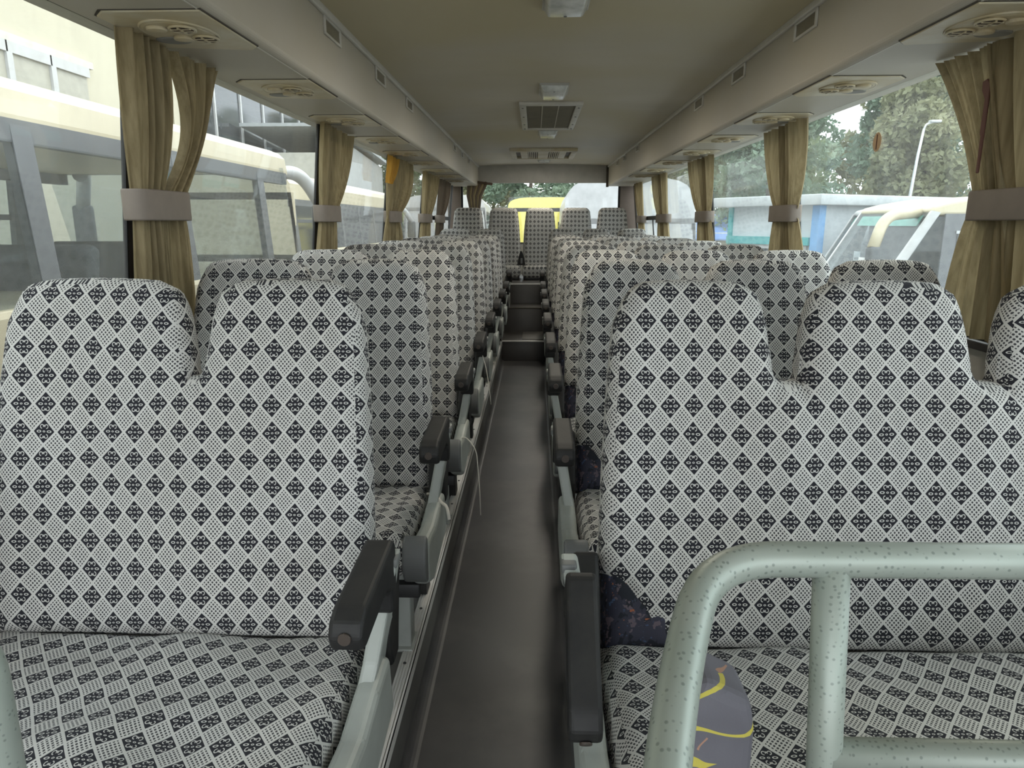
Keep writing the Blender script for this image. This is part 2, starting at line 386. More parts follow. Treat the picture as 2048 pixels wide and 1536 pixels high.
# overhead ducts: rounded box profile along each side
def duct(name, xi, xo, sgn):
    r = .022; pts = [(xi + sgn * .0, CZ_ + .07)]
    pts += [(xi + sgn * 0, DZ + r)] + [(xi + sgn * r * (1 - math.cos(a)), DZ + r - r * math.sin(a)) for a in [PI / 2 * k / 6 for k in range(1, 7)]]
    pts += [(xo, DZ), (xo + sgn * .06, DZ), (xo + sgn * .06, CZ_ + .07)]
    o = struct(MB().prism(pts, 'y', Y0, Y1).obj(name, MAT['duct']))
    MB().box(min(xi - sgn * .016, xi + sgn * .002), max(xi - sgn * .016, xi + sgn * .002), Y0, Y1 - .005, CZ_ - .022, CZ_ + .006, .005).obj('bead', MAT['duct_edge'], o)
    MB().box(min(xi + sgn * .022, xi + sgn * .026), max(xi + sgn * .022, xi + sgn * .026), Y0, Y1 - .005, DZ - .0015, DZ + .002).obj('seam', MAT['duct_edge'], o)
    return o
ductL = duct('trim_2', -.77, -1.095, -1); ductR = duct('trim_3', .98, 1.305, 1)

# side walls, sills, pillars
def sheet_prism(fx, t, y0, y1, z0, z1, sgn, off=0.0):
    """slab following the leaning wall fx(z); t thick outwards"""
    pts = [(fx(z0) + sgn * off, z0), (fx(z1) + sgn * off, z1), (fx(z1) + sgn * (off + t), z1), (fx(z0) + sgn * (off + t), z0)]
    return MB().prism(pts, 'y', y0, y1)
PL = [.22, 1.985, 3.71, 5.43, 7.13, 8.32, 9.55]; PR = [.22, 2.01, 3.74, 5.52, 7.40, 9.12, 9.60]
SILL = .70
def side(name, fx, sgn, P, base, gm):
    w = struct(sheet_prism(fx, .06, Y0, 9.98, -.30, SILL, sgn).obj(name, MAT['wall']))
    x = fx(SILL); MB().box(min(x, x - sgn * .03), max(x, x - sgn * .03), Y0, 9.9, SILL - .02, SILL + .006, .004).obj('sill', MAT['pillar'], w)
    n = base
    for i, y in enumerate(P):
        sheet_prism(fx, .012, y, y + .13, SILL, DZ + .002, sgn).obj('pillar', MAT['pillar'], w)
        if i + 1 < len(P):
            a, b = y + .13, P[i + 1]
            g = struct(sheet_prism(fx, .004, a, b, SILL, DZ, sgn, .004).obj('window_%d' % n, gm)); n += 1
            fr = MB()
            for (ya, yb, za, zb) in ((a, a + .008, SILL, DZ), (b - .006, b, SILL, DZ), (a, b, SILL, SILL + .02)):
                q = sheet_prism(fx, .012, ya, yb, za, zb, sgn, .0); fr.add(q.v, q.f)
            if i >= 4:   # sliding vent window with a cross bar
                for (ya, yb, za, zb) in ((a, b, 1.10, 1.145), ((a + b) / 2 - .012, (a + b) / 2 + .012, SILL, 1.10)):
                    q = sheet_prism(fx, .012, ya, yb, za, zb, sgn, .0); fr.add(q.v, q.f)
            fr.obj('window_frame', MAT['dark_edging'], g)
    # window ahead of the first pillar
    g = struct(sheet_prism(fx, .004, -1.2, P[0], SILL, DZ, sgn, .02).obj('window_%d' % n, gm))
    return w, n + 1
wl, nn = side('wall_left', WL, -1, PL, 1, MAT['glass_l'])
wr, nn = side('wall_right', WR, 1, PR, nn, MAT['glass_r'])

# rear wall: soffit panel, lower wall, corner posts, rear window
rw = struct(MB().box(-.785, .965, 9.85, 9.93, 1.595, 1.87, .012).obj('wall_rear', MAT['panel']))
MB().box(-1.25, 1.45, 9.93, 9.99, -.3, .78).obj('lower_panel', MAT['wall'], rw)
MB().box(-1.20, -1.02, 9.90, 9.99, .7, 1.62).obj('corner_post', MAT['brown'], rw)
MB().box(1.16, 1.42, 9.90, 9.99, .7, 1.62).obj('corner_post', MAT['brown'], rw)
MB().box(-1.2, 1.4, 9.86, 9.99, 1.60, 1.90).obj('rear_header', MAT['panel'], rw)
MB().box(-.80, -.775, 9.80, 9.86, 1.54, 1.83).obj('end_trim', MAT['groove'], rw)
MB().box(.955, .985, 9.80, 9.86, 1.54, 1.83).obj('end_trim', MAT['groove'], rw)
rg = struct(MB().box(-1.02, 1.16, 9.955, 9.96, .78, 1.60).obj('window_%d' % nn, MAT['glass_b']))
MB().box(-1.02, 1.16, 9.945, 9.975, .765, .79).box(-1.02, -.995, 9.945, 9.975, .78, 1.6).box(1.135, 1.16, 9.945, 9.975, .78, 1.6).obj('window_frame', MAT['dark_edging'], rg)

# ------------------------------------------------------------------ benches
def pillow_mesh(name, xcols, Tf, L, th, r, mat, taper=0.0, rows=None, bulge=0.0, seats=1, sw=.4, wrinkle=0.0, sx=1, xform=None, Bf=None, shrink=0.0, seed=1, belly=0.0):
    """closed padded sheet: x across, s along (0..T(x)), thickness th with rounded rim r"""
    rng = np.random.RandomState(seed)
    xc = np.asarray(xcols, float); T = np.array([Tf(x) for x in xc]); Wd = xc[-1]
    rows = np.asarray(rows if rows is not None else list(np.linspace(0, .06, 4)) + list(np.linspace(.1, .86, 18)) + [.9, .93, .955, .975, .99, 1.0])
    nX, nR = len(xc), len(rows)
    B0 = np.array([Bf(x) if Bf else 0. for x in xc]); Sg = B0[None, :] + rows[:, None] * (T - B0)[None, :]; Xg = np.repeat(xc[None, :], nR, 0)
    fade = lambda d: np.clip(1 - d / .12, 0, 1)
    tp = taper * np.clip(Sg / L, 0, 1) ** 2.2
    Xg = Xg + tp * fade(Xg) - tp * fade(Wd - Xg)
    rim = np.concatenate([np.stack([Xg[:, 0], Sg[:, 0]], 1), np.stack([Xg[-1], Sg[-1]], 1), np.stack([Xg[:, -1], Sg[:, -1]], 1)[::-1], np.stack([Xg[0], Sg[0]], 1)[::-1]])
    dense = []
    for i in range(len(rim)):
        a, b = rim[i], rim[(i + 1) % len(rim)]; k = max(1, int(np.hypot(*(b - a)) / .006))
        dense += [a + (b - a) * t / k for t in range(k)]
    dense = np.array(dense)
    P = np.stack([Xg.ravel(), Sg.ravel()], 1); d = np.empty(len(P))
    for i in range(0, len(P), 400): d[i:i + 400] = np.sqrt(((P[i:i + 400, None] - dense[None]) ** 2).sum(2)).min(1)
    d = d.reshape(nR, nX); q = np.clip(d / r, 0, 1); mth = np.sqrt(np.clip(1 - (1 - q) ** 2, 0, 1))
    ph = ((Xg / sw) % 1.0 - .5) * 2
    fr = -(th / 2 - shrink) * mth - bulge * np.sin(PI * np.clip(Sg / L, 0, 1)) * mth + belly * (1 - ph ** 2) * mth
    if wrinkle:
        w_ = np.zeros_like(fr)
        for k in range(10):
            kx, ky, p_ = rng.uniform(-30, 30), rng.uniform(10, 45), rng.uniform(0, 6.28); w_ += np.sin(kx * Xg + ky * Sg + p_)
        fr = fr + wrinkle * w_ / 3 * mth
    bk = (th / 2 - shrink) * mth
    V = [np.stack([Xg.ravel(), Sg.ravel(), fr.ravel()], 1), np.stack([Xg.ravel(), Sg.ravel(), bk.ravel()], 1)]
    V = np.concatenate(V); N = nX * nR; F = []
    for j in range(nR - 1):
        for i in range(nX - 1):
            a = j * nX + i; f = (a, a + 1, a + nX + 1, a + nX); g = tuple(v + N for v in f[::-1])
            F.append(f); F.append(g)
    uvs = []
    for f in F:
        p = V[list(f)]; n = np.cross(p[2] - p[0], p[3] - p[1]); n = n / (np.linalg.norm(n) + 1e-9)
        if abs(n[0]) > .72: u = np.stack([p[:, 2] + p[:, 0] * .15 + .013, p[:, 1]], 1)
        elif abs(n[1]) > .72: u = np.stack([p[:, 0], p[:, 1] + np.sign(n[1]) * p[:, 2]], 1)
        else: u = p[:, :2]
        uvs.append(u * (np.array([sx, 1])))
    out = [xform(v[0] * sx, v[1], v[2]) for v in V]
    if sx < 0:
        F = [f[::-1] for f in F]; uvs = [u[::-1] for u in uvs]
    me = mesh_of(name, out, F, mat, True, np.concatenate(uvs))
    bm = bmesh.new(); bm.from_mesh(me); bmesh.ops.remove_doubles(bm, verts=bm.verts[:], dist=1e-5); bmesh.ops.recalc_face_normals(bm, faces=bm.faces[:]); bm.to_mesh(me); bm.free()
    me.polygons.foreach_set('use_smooth', [True] * len(me.polygons)); me.update()
    return me

BL, REC = .733, math.radians(13.5)
def back_xf(x, s, d): return (x, .045 + s * math.sin(REC) + d * math.cos(REC), .318 + s * math.cos(REC) - d * math.sin(REC) - .0)
def cush_xf(x, s, d): return (x, -.42 + s, .28 - d + .03 * (1 - s / .46) * 1.0)
def back_top(B, nh, depth=.185):
    """top outline over seat bounds B with notches of half width nh"""
    n = len(B) - 1
    def T(x):
        best = BL - .012 - depth
        for i in range(n):
            lo = B[i] + (nh if i else 0); hi = B[i + 1] - (nh if i < n - 1 else 0)
            if not lo <= x <= hi: continue
            c = (lo + hi) / 2; u = (x - c) / ((hi - lo) / 2); e = abs(u)
            if (i == 0 and u < 0) or (i == n - 1 and u > 0): t = BL - .012 * e * e - .085 * e ** 7
            else: t = BL - .012 * e * e - depth * min(1, e ** 11)
            best = max(best, t)
        return best
    return T
def back_cols(B, nh):
    n = len(B) - 1; xs_ = set()
    for q in (0, .004, .012, .022, .033, .045, .056, .066, .074, .080, .085, .092, .1): xs_.add(q); xs_.add(B[-1] - q)
    for i in range(n):
        lo = B[i] + (nh if i else 0); hi = B[i + 1] - (nh if i < n - 1 else 0); c, hw = (lo + hi) / 2, (hi - lo) / 2
        for e in (-.8, -.6, -.4, -.2, 0, .2, .4, .6, .8): xs_.add(c + e * hw)
        for e in (.86, .90, .93, .95, .965, .977, .987, .995, 1.0):
            for s_ in (-1, 1):
                if not ((i == 0 and s_ < 0) or (i == n - 1 and s_ > 0)): xs_.add(c + s_ * e * hw)
        if i < n - 1:
            for e in (-.6, -.2, .2, .6): xs_.add(B[i + 1] + e * nh)
    xs_ = sorted(xs_); out = [xs_[0]]
    for x in xs_[1:]:
        if x - out[-1] > .0012: out.append(x)
    return out

SW = .36
def bench_meshes(n, sx):
    Bd = [0, .36, .785] if sx < 0 else [0, .365, .745, 1.15]; nh = .011 if sx < 0 else .023
    Wd = Bd[-1]; D = {}; cols = back_cols(Bd, nh)
    Bf = (lambda x: .145 * max(0, 1 - (x / .085) ** 2.2)) if sx > 0 else None
    D['backrest'] = pillow_mesh('backrest', cols, back_top(Bd, nh), BL, .105, .05, MAT['cover'], .035, None, .014, n, SW, .0016, sx, back_xf, Bf, belly=.012)
    if sx > 0:
        D['upholstery'] = pillow_mesh('upholstery', list(np.linspace(0, .16, 14)), lambda x: .24, .24, .105, .045, MAT['uphol'], .0, None, 0, 1, SW, 0, sx, lambda x, s, d: back_xf(x + .004, s - .004, d + .004), None, shrink=.004)
    cc = sorted(set(list(np.linspace(0, .05, 6)) + list(np.linspace(.05, Wd - .05, 9 * n)) + list(np.linspace(Wd - .05, Wd, 6))))
    rws = list(np.linspace(0, .1, 6)) + list(np.linspace(.13, .9, 18)) + list(np.linspace(.92, 1, 5))
    D['seat_cushion'] = pillow_mesh('seat_cushion', cc, lambda x: .47, .47, .135, .055, MAT['cover'], 0, rws, .0, n, SW, .0035, sx, cush_xf, None, belly=.012, seed=5)
    # side frame at the aisle end (local x negative = towards the aisle)
    def X(a, b): return (min(a * sx, b * sx), max(a * sx, b * sx))
    up = [(-.085, .555), (-.045, .565), (-.02, .42), (.03, .36), (.03, .25), (-.10, .24), (-.15, .27), (-.14, .33), (-.115, .37), (-.10, .45)]
    x0, x1 = X(-.078, -.048); D['side_frame'] = MB().prism(up, 'x', x0, x1, .006).mesh('side_frame', MAT['frame'])
    for v in D['side_frame'].vertices: v.co.x += sx * (.56 - v.co.z) * .18
    cov = [(-.15, .345), (-.05, .35), (-.03, .22), (-.30, .19), (-.385, .225), (-.40, .29), (-.375, .345), (-.25, .33)]
    x0, x1 = X(-.052, -.006); D['side_cover'] = MB().prism(cov, 'x', x0, x1, .014, 3).mesh('side_cover', MAT['frame'])
    x0, x1 = X(-.05, .012)
    D['front_cap'] = MB().prism([(-.385 - .045 * math.sin(a), .30 + .065 * math.cos(a)) for a in [PI * k / 10 for k in range(11)]], 'x', x0, x1, .008).mesh('front_cap', MAT['frame_dark'])
    x0, x1 = X(-.05, .0)
    D['hinge_cover'] = MB().prism([(-.02, .30), (.035, .30), (.085, .50), (.05, .52), (.0, .47), (-.04, .38)], 'x', x0, x1, .008).mesh('hinge_cover', MAT['black'])
    x0, x1 = X(.012, .05)
    D['leg'] = MB().box(x0, x1, -.335, -.275, 0, .24, .004).box(x0 - .006, x1 + .006, -.35, -.26, 0, .010, .003).mesh('leg', MAT['frame'])
    x0, x1 = X(Wd - .12, Wd - .07); D['leg_wall'] = MB().box(x0, x1, -.335, -.275, 0, .20, .004).box(x0 - .015, x1 + .015, -.35, -.26, 0, .012, .003).mesh('leg', MAT['frame'])
    x0, x1 = X(-.02, Wd - .02); D['seat_frame'] = MB().box(x0, x1, -.36, -.30, .17, .21, .004).box(x0, x1, -.08, -.03, .17, .21, .004).mesh('seat_frame', MAT['steel'])
    x0, x1 = X(.012, .04); D['rear_leg'] = MB().prism([(-.10, .18), (-.03, .18), (.02, 0), (-.05, 0)], 'x', x0, x1, .003).mesh('leg', MAT['steel'])
    # armrest: origin at its pivot
    ap = [(.022, -.10), (.026, .012), (.012, .024), (-.195, .014), (-.222, .004), (-.232, -.018), (-.224, -.042), (-.205, -.048), (-.06, -.042), (-.022, -.062), (-.018, -.105), (.0, -.112)]
    x0, x1 = X(-.026, .026); D['armrest'] = MB().prism(ap, 'x', x0, x1, .008, 3).mesh('armrest', MAT['black'])
    D['armrest_cap'] = MB().disc((0, 0, 0), .010, -.003 , 'y', 16).mesh('end_plug', MAT['plug'])
    x0, x1 = X(-.078, -.050); D['frame_cap'] = MB().box(x0, x1, -.085, -.046, .542, .560, .004).mesh('frame_cap', MAT['frame_dark'])
    return D

MESH = {-1: bench_meshes(2, -1), 1: bench_meshes(3, 1)}
ORD = ['first', 'second', 'third', 'fourth', 'fifth', 'sixth', 'seventh', 'eighth', 'ninth']
def bench(k, sx):
    D = MESH[sx]; left = sx < 0
    yj = (1.215 if left else 1.205) + .82 * k; xe = -.318 if left else .128
    nm = 'double_bench_seat' if left else 'triple_bench_seat'
    if k == 0: lab = 'double seat in black and white diamond cover, nearest the camera left of the aisle' if left else 'triple seat in black and white diamond cover behind the green grab rail'
    elif k == 8: lab = '%s seat in diamond cover, farthest of its column, just before the rear row' % ('double' if left else 'triple')
    else: lab = '%s seat in black and white diamond cover, %s from the front beside the aisle' % ('double' if left else 'triple', ORD[k])
    e = empty(nm, (xe, yj, ZP + (.055 if k == 8 else 0)), lab, 'bus seat', 'double seats left of the aisle' if left else 'triple seats right of the aisle')
    link('backrest', D['backrest'], e)
    if not left: tag(link('upholstery', D['upholstery'], e), 'dark blue patterned upholstery showing below the cover')
    link('seat_cushion', D['seat_cushion'], e)
    sf = link('side_frame', D['side_frame'], e); link('side_cover', D['side_cover'], e); link('front_cap', D['front_cap'], e)
    link('frame_cap', D['frame_cap'], sf)
    link('hinge_cover', D['hinge_cover'], e); link('seat_frame', D['seat_frame'], e)
    for q in ('leg', 'leg_wall', 'rear_leg'): link('leg', D[q], e)
    a = link('armrest', D['armrest'], e, (-.046 * sx, -.085, .57))
    link('end_plug', D['armrest_cap'], a, (0, -.2315, -.018))
    if not left and k == 0: a.rotation_euler = (math.radians(40), 0, 0); a.location = (-.046 * sx, -.13, .54)
    if k == 8:
        MB().box(min(0, sx * (.785 if left else 1.15)), max(0, sx * (.785 if left else 1.15)), -.36, -.02, -.055, .0).obj('plinth', MAT['step'], e)
    return e
BEN = {}
for sx in (-1, 1):
    for k in range(9): BEN[sx, k] = bench(k, sx)
# loose cover strings
def string(parent, pts, r=.0022): MB().tube(bend(pts, .03, 5), r, 6).obj('tie_string', MAT['string'], parent)
string(BEN[-1, 2], [(.005, -.30, .30), (.05, -.27, .345), (.10, -.31, .30), (.115, -.36, .16), (.12, -.38, .06)])
string(BEN[-1, 1], [(.0, -.06, .345), (.03, -.10, .36), (.05, -.12, .34), (.07, -.15, .345), (.08, -.18, .315)], .005)
string(BEN[-1, 3], [(.04, -.08, .50), (.07, -.14, .42), (.09, -.20, .33), (.10, -.22, .24)])

# rear row of five seats
rc = [0, .004, .012, .026, .045, .07, .11, .15, .2, .25, .29, .33, .355, .374, .388, .396, .40]
rear_back = pillow_mesh('backrest', rc, lambda x: .76 - .05 * (abs(x - .2) / .2) ** 8, .76, .10, .04, MAT['rear_cover'], .045, None, .01, 1, .4, .001, 1,
                        lambda x, s, d: (x * 1.075 - .215, s * math.sin(.14) + d, .50 + s * math.cos(.14)))
rear_cush = pillow_mesh('seat_cushion', rc, lambda x: .45, .45, .15, .055, MAT['rear_cover'], 0, None, 0, 1, .4, .002, 1, lambda x, s, d: (x * 1.09 - .218, -.44 + s, .47 - d + .02 * (1 - s / .45)))
RN = ['leftmost of the five', 'second from the left', 'middle one, facing the aisle', 'second from the right', 'rightmost of the five']
for i in range(5):
    e = empty('passenger_seat', (-.842 + .452 * i, 8.95, 0), 'single seat in fine diamond cover in the rear row, ' + RN[i], 'bus seat', 'five seats across the back')
    link('backrest', rear_back, e); link('seat_cushion', rear_cush, e)
    MB().box(-.2, .2, -.40, .05, .392, .44, .01).obj('seat_base', MAT['steel'], e)
belt = empty('seat_belt', (-.165, 8.72, .56), 'black folded seat belt lying between two rear seats at the aisle', 'seat belt')
MB().prism([(-.05, 0), (.05, 0), (.035, .10), (.008, .17), (-.012, .17), (-.035, .09)], 'y', .0, .03, .006).obj('strap', MAT['black'], belt)
MB().box(-.012, .014, -.012, .002, .02, .085, .004).obj('buckle', MAT['frame_dark'], belt)

# ------------------------------------------------------------------ grab rails and the folded seat by the first row
RT = .0178
g = empty('grab_rail', (.30, .65, ZP), 'green hammertone tubular grab rail frame before the first triple seat', 'grab rail')
def rel(p, o=(.30, .65, ZP)): return tuple(a - b for a, b in zip(p, o))
MB().tube([rel(p) for p in bend([(1.28, .655, .738), (.175, .65, .733), (.122, .52, .69), (.060, .30, .615), (.050, .22, .2), (.05, .2, ZP)], .075, 10)], RT, 18).obj('top_tube', MAT['tube'], g)
MB().tube([rel(p) for p in [(.298, .65, .73), (.312, .645, .48), (.325, .64, ZP)]], RT, 18).obj('upright_tube', MAT['tube'], g)
MB().tube([rel(p) for p in [(.312, .645, .512), (1.28, .645, .516)]], RT, 18).obj('lower_tube', MAT['tube'], g)
tag(MB().box(*[v - o for v, o in zip((.34, 1.26), (.30, .30))], -.014, .012, .08, .565 , .008).obj('upholstered_panel', MAT['uphol'], g), 'dark blue patterned panel below the lower tube')
g2 = empty('grab_rail', (-.47, .62, ZP), 'pale green tube post at the left edge of the photo', 'grab rail')
MB().tube([(a + .47, b - .62, c - ZP) for a, b, c in bend([(-1.05, .62, .66), (-.560, .62, .650), (-.566, .62, ZP)], .05, 8)], RT, 16).obj('bent_tube', MAT['tube'], g2)

pd = empty('folding_seat', (.205, .73, ZP), 'grey patterned folded jump seat pad standing behind the grab rail', 'folding seat')
pad = [(-.048, .08), (.045, .08), (.048, .585), (.040, .622), (.012, .634), (-.014, .648), (-.034, .615), (-.046, .565)]
MB().prism(pad, 'y', -.045, .035, .014, 3).obj('backrest_pad', MAT['pad'], pd)
for p in pd.children:
    for poly in p.data.polygons: poly.use_smooth = False
MB().box(-.03, .03, -.02, .02, 0, .10, .004).obj('seat_foot', MAT['steel'], pd)

# ------------------------------------------------------------------ overhead service panels and duct slots
def service_meshes(sgn):
    """local: z=0 is the duct underside, going down (negative); x towards the window = sgn"""
    D = {}
    hexa = lambda e: [(-.135 - e, -.18 - e), (.10 + e, -.18 - e), (.135 + e, -.14), (.135 + e, .16 + e), (-.11, .20 + e), (-.135 - e, .17)]
    fl = lambda pts: [(x * sgn, y) for x, y in pts]
    D['dark_edging'] = MB().prism(fl(hexa(.005)), 'z', -.0015, .002).mesh('dark_edging', MAT['groove'])  # dark plate paints the shadow gap around the panel
    D['panel'] = MB().prism(fl(hexa(0)), 'z', -.005, .001, .002, 1).mesh('panel', MAT['vent'])
    D['oval_rim'] = MB().ring((.0, 0, -.006), .088, .004, 36, 6, .118).mesh('oval_rim', MAT['vent'])
    D['oval_plate'] = MB().disc((0, 0, -.004), .086, -.007, 'z', 36, .116).mesh('oval_plate', MAT['vent'])
    n_ = MB().ring((0, 0, -.003), .031, .0035, 24, 8)
    for k in (-1, 1): n_.box(-.026, .026, k * .010 - .0016, k * .010 + .0016, -.0075, -.004)
    n_.box(-.0025, .0025, -.026, .026, -.0085, -.004)
    D['nozzle'] = n_.mesh('air_nozzle', MAT['vent'])
    D['throat'] = MB().disc((0, 0, .0), .0275, -.0052, 'z', 20).mesh('throat', MAT['vent_dark'])
    D['light'] = MB().disc((0, 0, 0), .026, -.008, 'z', 20, .022, -.004).mesh('reading_light', MAT['vent'])
    D['speaker'] = MB().disc((0, 0, 0), .046, -.004, 'z', 28, .034).mesh('speaker_grille', MAT['grille'])
    return D
SV = {-1: service_meshes(-1), 1: service_meshes(1)}
def service(k, sgn):
    D = SV[sgn]; left = sgn < 0; x = -.925 if left else 1.135; y = 1.95 + .817 * k
    where = 'nearest the camera' if k == 0 else ORD[k] + ' from the front'
    e = empty('service_panel', (x, y, DZ), ('yellowed' if left else 'off-white') + ' overhead panel with air nozzles and lights above the %s windows, %s' % ('left' if left else 'right', where), 'vent panel', 'overhead panels along the %s duct' % ('left' if left else 'right'))
    link('dark_edging', D['dark_edging'], e); p = link('panel', D['panel'], e)
    if k < 8: link('oval_rim', D['oval_rim'], e); o = link('oval_plate', D['oval_plate'], e, (0, 0, 0))
    for (a, b) in ((.035, -.062), (.052, .032)):
        nz_ = link('air_nozzle', D['nozzle'], e, (-sgn * a, b, -.011)); link('throat', D['throat'], nz_, (0, 0, -.001))
    for (a, b) in ((-.028, -.066), (-.005, .028)): link('reading_light', D['light'], e, (-sgn * a, b, -.010))
    link('speaker_grille', D['speaker'], e, (sgn * .045, .055, -.010))
for k in range(9):
    service(k, -1)
    if k < 8: service(k, 1)
def slot_mesh(sgn):
    f = MB()
    for (a, b, c, d) in ((-.11, .11, .022, .032), (-.11, .11, -.032, -.022), (-.11, -.095, -.03, .03), (.095, .11, -.03, .03)): f.box(min(0, sgn * .008), max(0, sgn * .008), a, b, c, d, .002, 1)
    return f.mesh('slot_frame', MAT['duct_edge']), MB().box(min(0, sgn * .003), max(0, sgn * .003), -.096, .096, -.023, .023).mesh('slot_lens', plain('slot_lens_%d' % sgn, (.20, .18, .13), .25))
for sgn, xs_, ys_ in ((1, -.77, (2.84, 3.68, 4.50, 6.95, 7.65, 8.42)), (-1, .98, (2.80, 3.66, 4.50, 7.08, 8.07, 8.75))):
    a, b = slot_mesh(sgn)
    for i, y in enumerate(ys_):
        nm = 'left' if sgn > 0 else 'right'
        e = empty('duct_lamp', (xs_, y, 1.762), 'small slotted lamp on the side of the %s overhead duct, %s' % (nm, 'nearest' if i == 0 else ORD[i] + ' from the front'), 'lamp', 'slot lamps on the %s duct' % nm)
        link('slot_frame', a, e); link('slot_lens', b, e)

# ------------------------------------------------------------------ ceiling lamps and grilles
def cz(x): return CZ_ + .022 * (1 - ((x - .1) / .9) ** 2)
lb = MB().prism([(-.085, -.17), (.085, -.17), (.085, .17), (-.085, .17)], 'z', -.012, .004, .004).mesh('lamp_base', MAT['lens_base'])
def frustum(name, w0, l0, w1, l1, z0, z1, mat, b=.006):
    v = [(sx_ * w0, sy * l0, z0) for sx_, sy in ((-1, -1), (1, -1), (1, 1), (-1, 1))] + [(sx_ * w1, sy * l1, z1) for sx_, sy in ((-1, -1), (1, -1), (1, 1), (-1, 1))]
    bm = bmesh.new(); vv = [bm.verts.new(p) for p in v]
    for f in ((0, 1, 2, 3), (7, 6, 5, 4), (0, 4, 5, 1), (1, 5, 6, 2), (2, 6, 7, 3), (3, 7, 4, 0)): bm.faces.new([vv[i] for i in f])
    bmesh.ops.recalc_face_normals(bm, faces=bm.faces[:]); bmesh.ops.bevel(bm, geom=bm.edges[:], offset=b, segments=3, profile=.5, affect='EDGES')
    return MB().bm(bm, True).mesh(name, mat)
ll = frustum('lamp_lens', .080, .165, .062, .145, -.010, -.042, MAT['lens'], .008)
lsc = MB().disc((0, 0, -.042), .006, -.002, 'z', 10).mesh('screw', MAT['frame_dark'])
for i, (y, w_) in enumerate(((2.66, 'at the top edge of the photo'), (4.42, 'in front of the square ceiling grille'), (6.42, 'just behind the square ceiling grille'), (8.98, 'behind the wide rear grille'))):
    e = empty('ceiling_lamp', (.105, y, cz(.1)), 'rectangular frosted dome lamp on the ceiling, ' + w_, 'ceiling lamp', 'dome lamps along the ceiling')
    link('lamp_base', lb, e); link('lamp_lens', ll, e); link('screw', lsc, e, (0, -.13, 0)); link('screw', lsc, e, (0, .13, 0))
    la = bpy.data.lights.new('added_fill_light', 'AREA'); la.shape = 'RECTANGLE'; la.size = .11; la.size_y = .26; la.energy = 2.4; la.color = (1, .93, .80)  # fill light added under each dome lamp to brighten aisle and rear rows
    lo_ = link('added_fill_light', la, e, (0, 0, -.046))
e = empty('ceiling_grille', (.10, 5.50, cz(.1)), 'square beige return air grille in the middle of the ceiling', 'air grille')
fm = MB()
for (a, b, c, d) in ((-.21, .21, -.64, -.58), (-.21, .21, .58, .64), (-.21, -.165, -.6, .6), (.165, .21, -.6, .6)): fm.box(a, b, c, d, -.022, .0, .004)
fm.obj('grille_frame', MAT['duct_edge'], e)
gm_ = plain('mesh_filter', (.17, .15, .105), .8, bump=.6, bscale=260)
for k in range(3): MB().box(-.163 + k * .11, -.057 + k * .11, -.585, .585, -.012, -.004).obj('filter_panel', gm_, e)
for k in range(2): MB().box(-.059 + k * .11, -.053 + k * .11, -.585, .585, -.015, -.006).obj('grille_rib', MAT['duct'], e)
for x in (-.188, .188):
    for y in (-.5, -.1, .3, .55): link('screw', MB().disc((0, 0, 0), .007, -.003, 'z', 10).mesh('screw', MAT['frame_dark']), e, (x, y, -.022))
e = empty('rear_grille', (.085, 8.25, cz(.1)), 'wide cream air conditioning grille on the ceiling near the rear window', 'air grille')
fm = MB()
for (a, b, c, d) in ((-.36, .36, -.50, -.40), (-.36, .36, .40, .48), (-.36, -.30, -.45, .45), (.30, .36, -.45, .45)): fm.box(a, b, c, d, -.035, .0, .006)
fm.obj('grille_frame', MAT['vent'], e)
MB().box(-.30, .30, -.40, .40, -.008, -.002).obj('throat', MAT['vent_dark'], e)
for a, b in ((-.25, -.17), (-.06, .06), (.17, .25)): MB().box(a, b, -.40, .40, -.03, -.006, .006).obj('cover_plate', MAT['vent'], e)
sl = MB().box(-.0045, .0045, -.40, .40, -.03, -.006).mesh('slat', MAT['vent'])
for s_ in (-1, 1):
    for k in range(5): link('slat', sl, e, (s_ * (.075 + k * .021), 0, 0))

# ------------------------------------------------------------------ curtains
def panel_mesh(fx, sgn, top, tie, bot, folds, amp, seed, z1=1.5435, zt=1.11, z0=.72, cyc=2.0, inset=.045, mat='curtain', skew=0.0, flare=1.6):
    rng = np.random.RandomState(seed); nS, nT = 64, 34; V = []; F = []
    ph = rng.uniform(0, 6.28, 4); zs = list(np.linspace(z1, zt, 22)) + list(np.linspace(zt, z0, nT - 22 + 1))[1:]
    for z in zs:
        if z >= zt:
            u = (z1 - z) / (z1 - zt); c0, c1 = cyc if isinstance(cyc, tuple) else (cyc, cyc); g0, g1 = skew if isinstance(skew, tuple) else (0, 0)
            a0 = top[0] + (tie[0] - top[0]) * u ** c0 + g0 * math.sin(PI * u); a1 = top[1] + (tie[1] - top[1]) * u ** c1 + g1 * math.sin(PI * u); A = amp * (1 - .35 * u)
        else:
            u = (zt - z) / (zt - z0); e = u ** (1 / flare); a0 = tie[0] + (bot[0] - tie[0]) * e; a1 = tie[1] + (bot[1] - tie[1]) * e; A = amp * (.65 + .3 * u)
        for i in range(nS):
            s_ = i / (nS - 1); w_ = s_ + .018 * math.sin(2 * PI * s_ * 2.3 + ph[3])
            y = (a0 + (a1 - a0) * w_) * .957 + (0 if isinstance(skew, tuple) else skew * math.sin(u * PI) * (s_ - .3))
            off = A * (math.sin(2 * PI * folds * s_ + ph[0]) * .6 + .4 * math.sin(2 * PI * folds * 1.7 * s_ + ph[1] + 1.2 * z) + .25 * math.sin(2 * PI * .8 * s_ + ph[2] + 3 * z))
            V.append((fx(z) - sgn * (inset + off), y, z))
    for j in range(len(zs) - 1):
        for i in range(nS - 1):
            q = j * nS + i; F.append((q, q + 1, q + nS + 1, q + nS))
    return mesh_of('curtain_panel', V, F, MAT[mat], True)
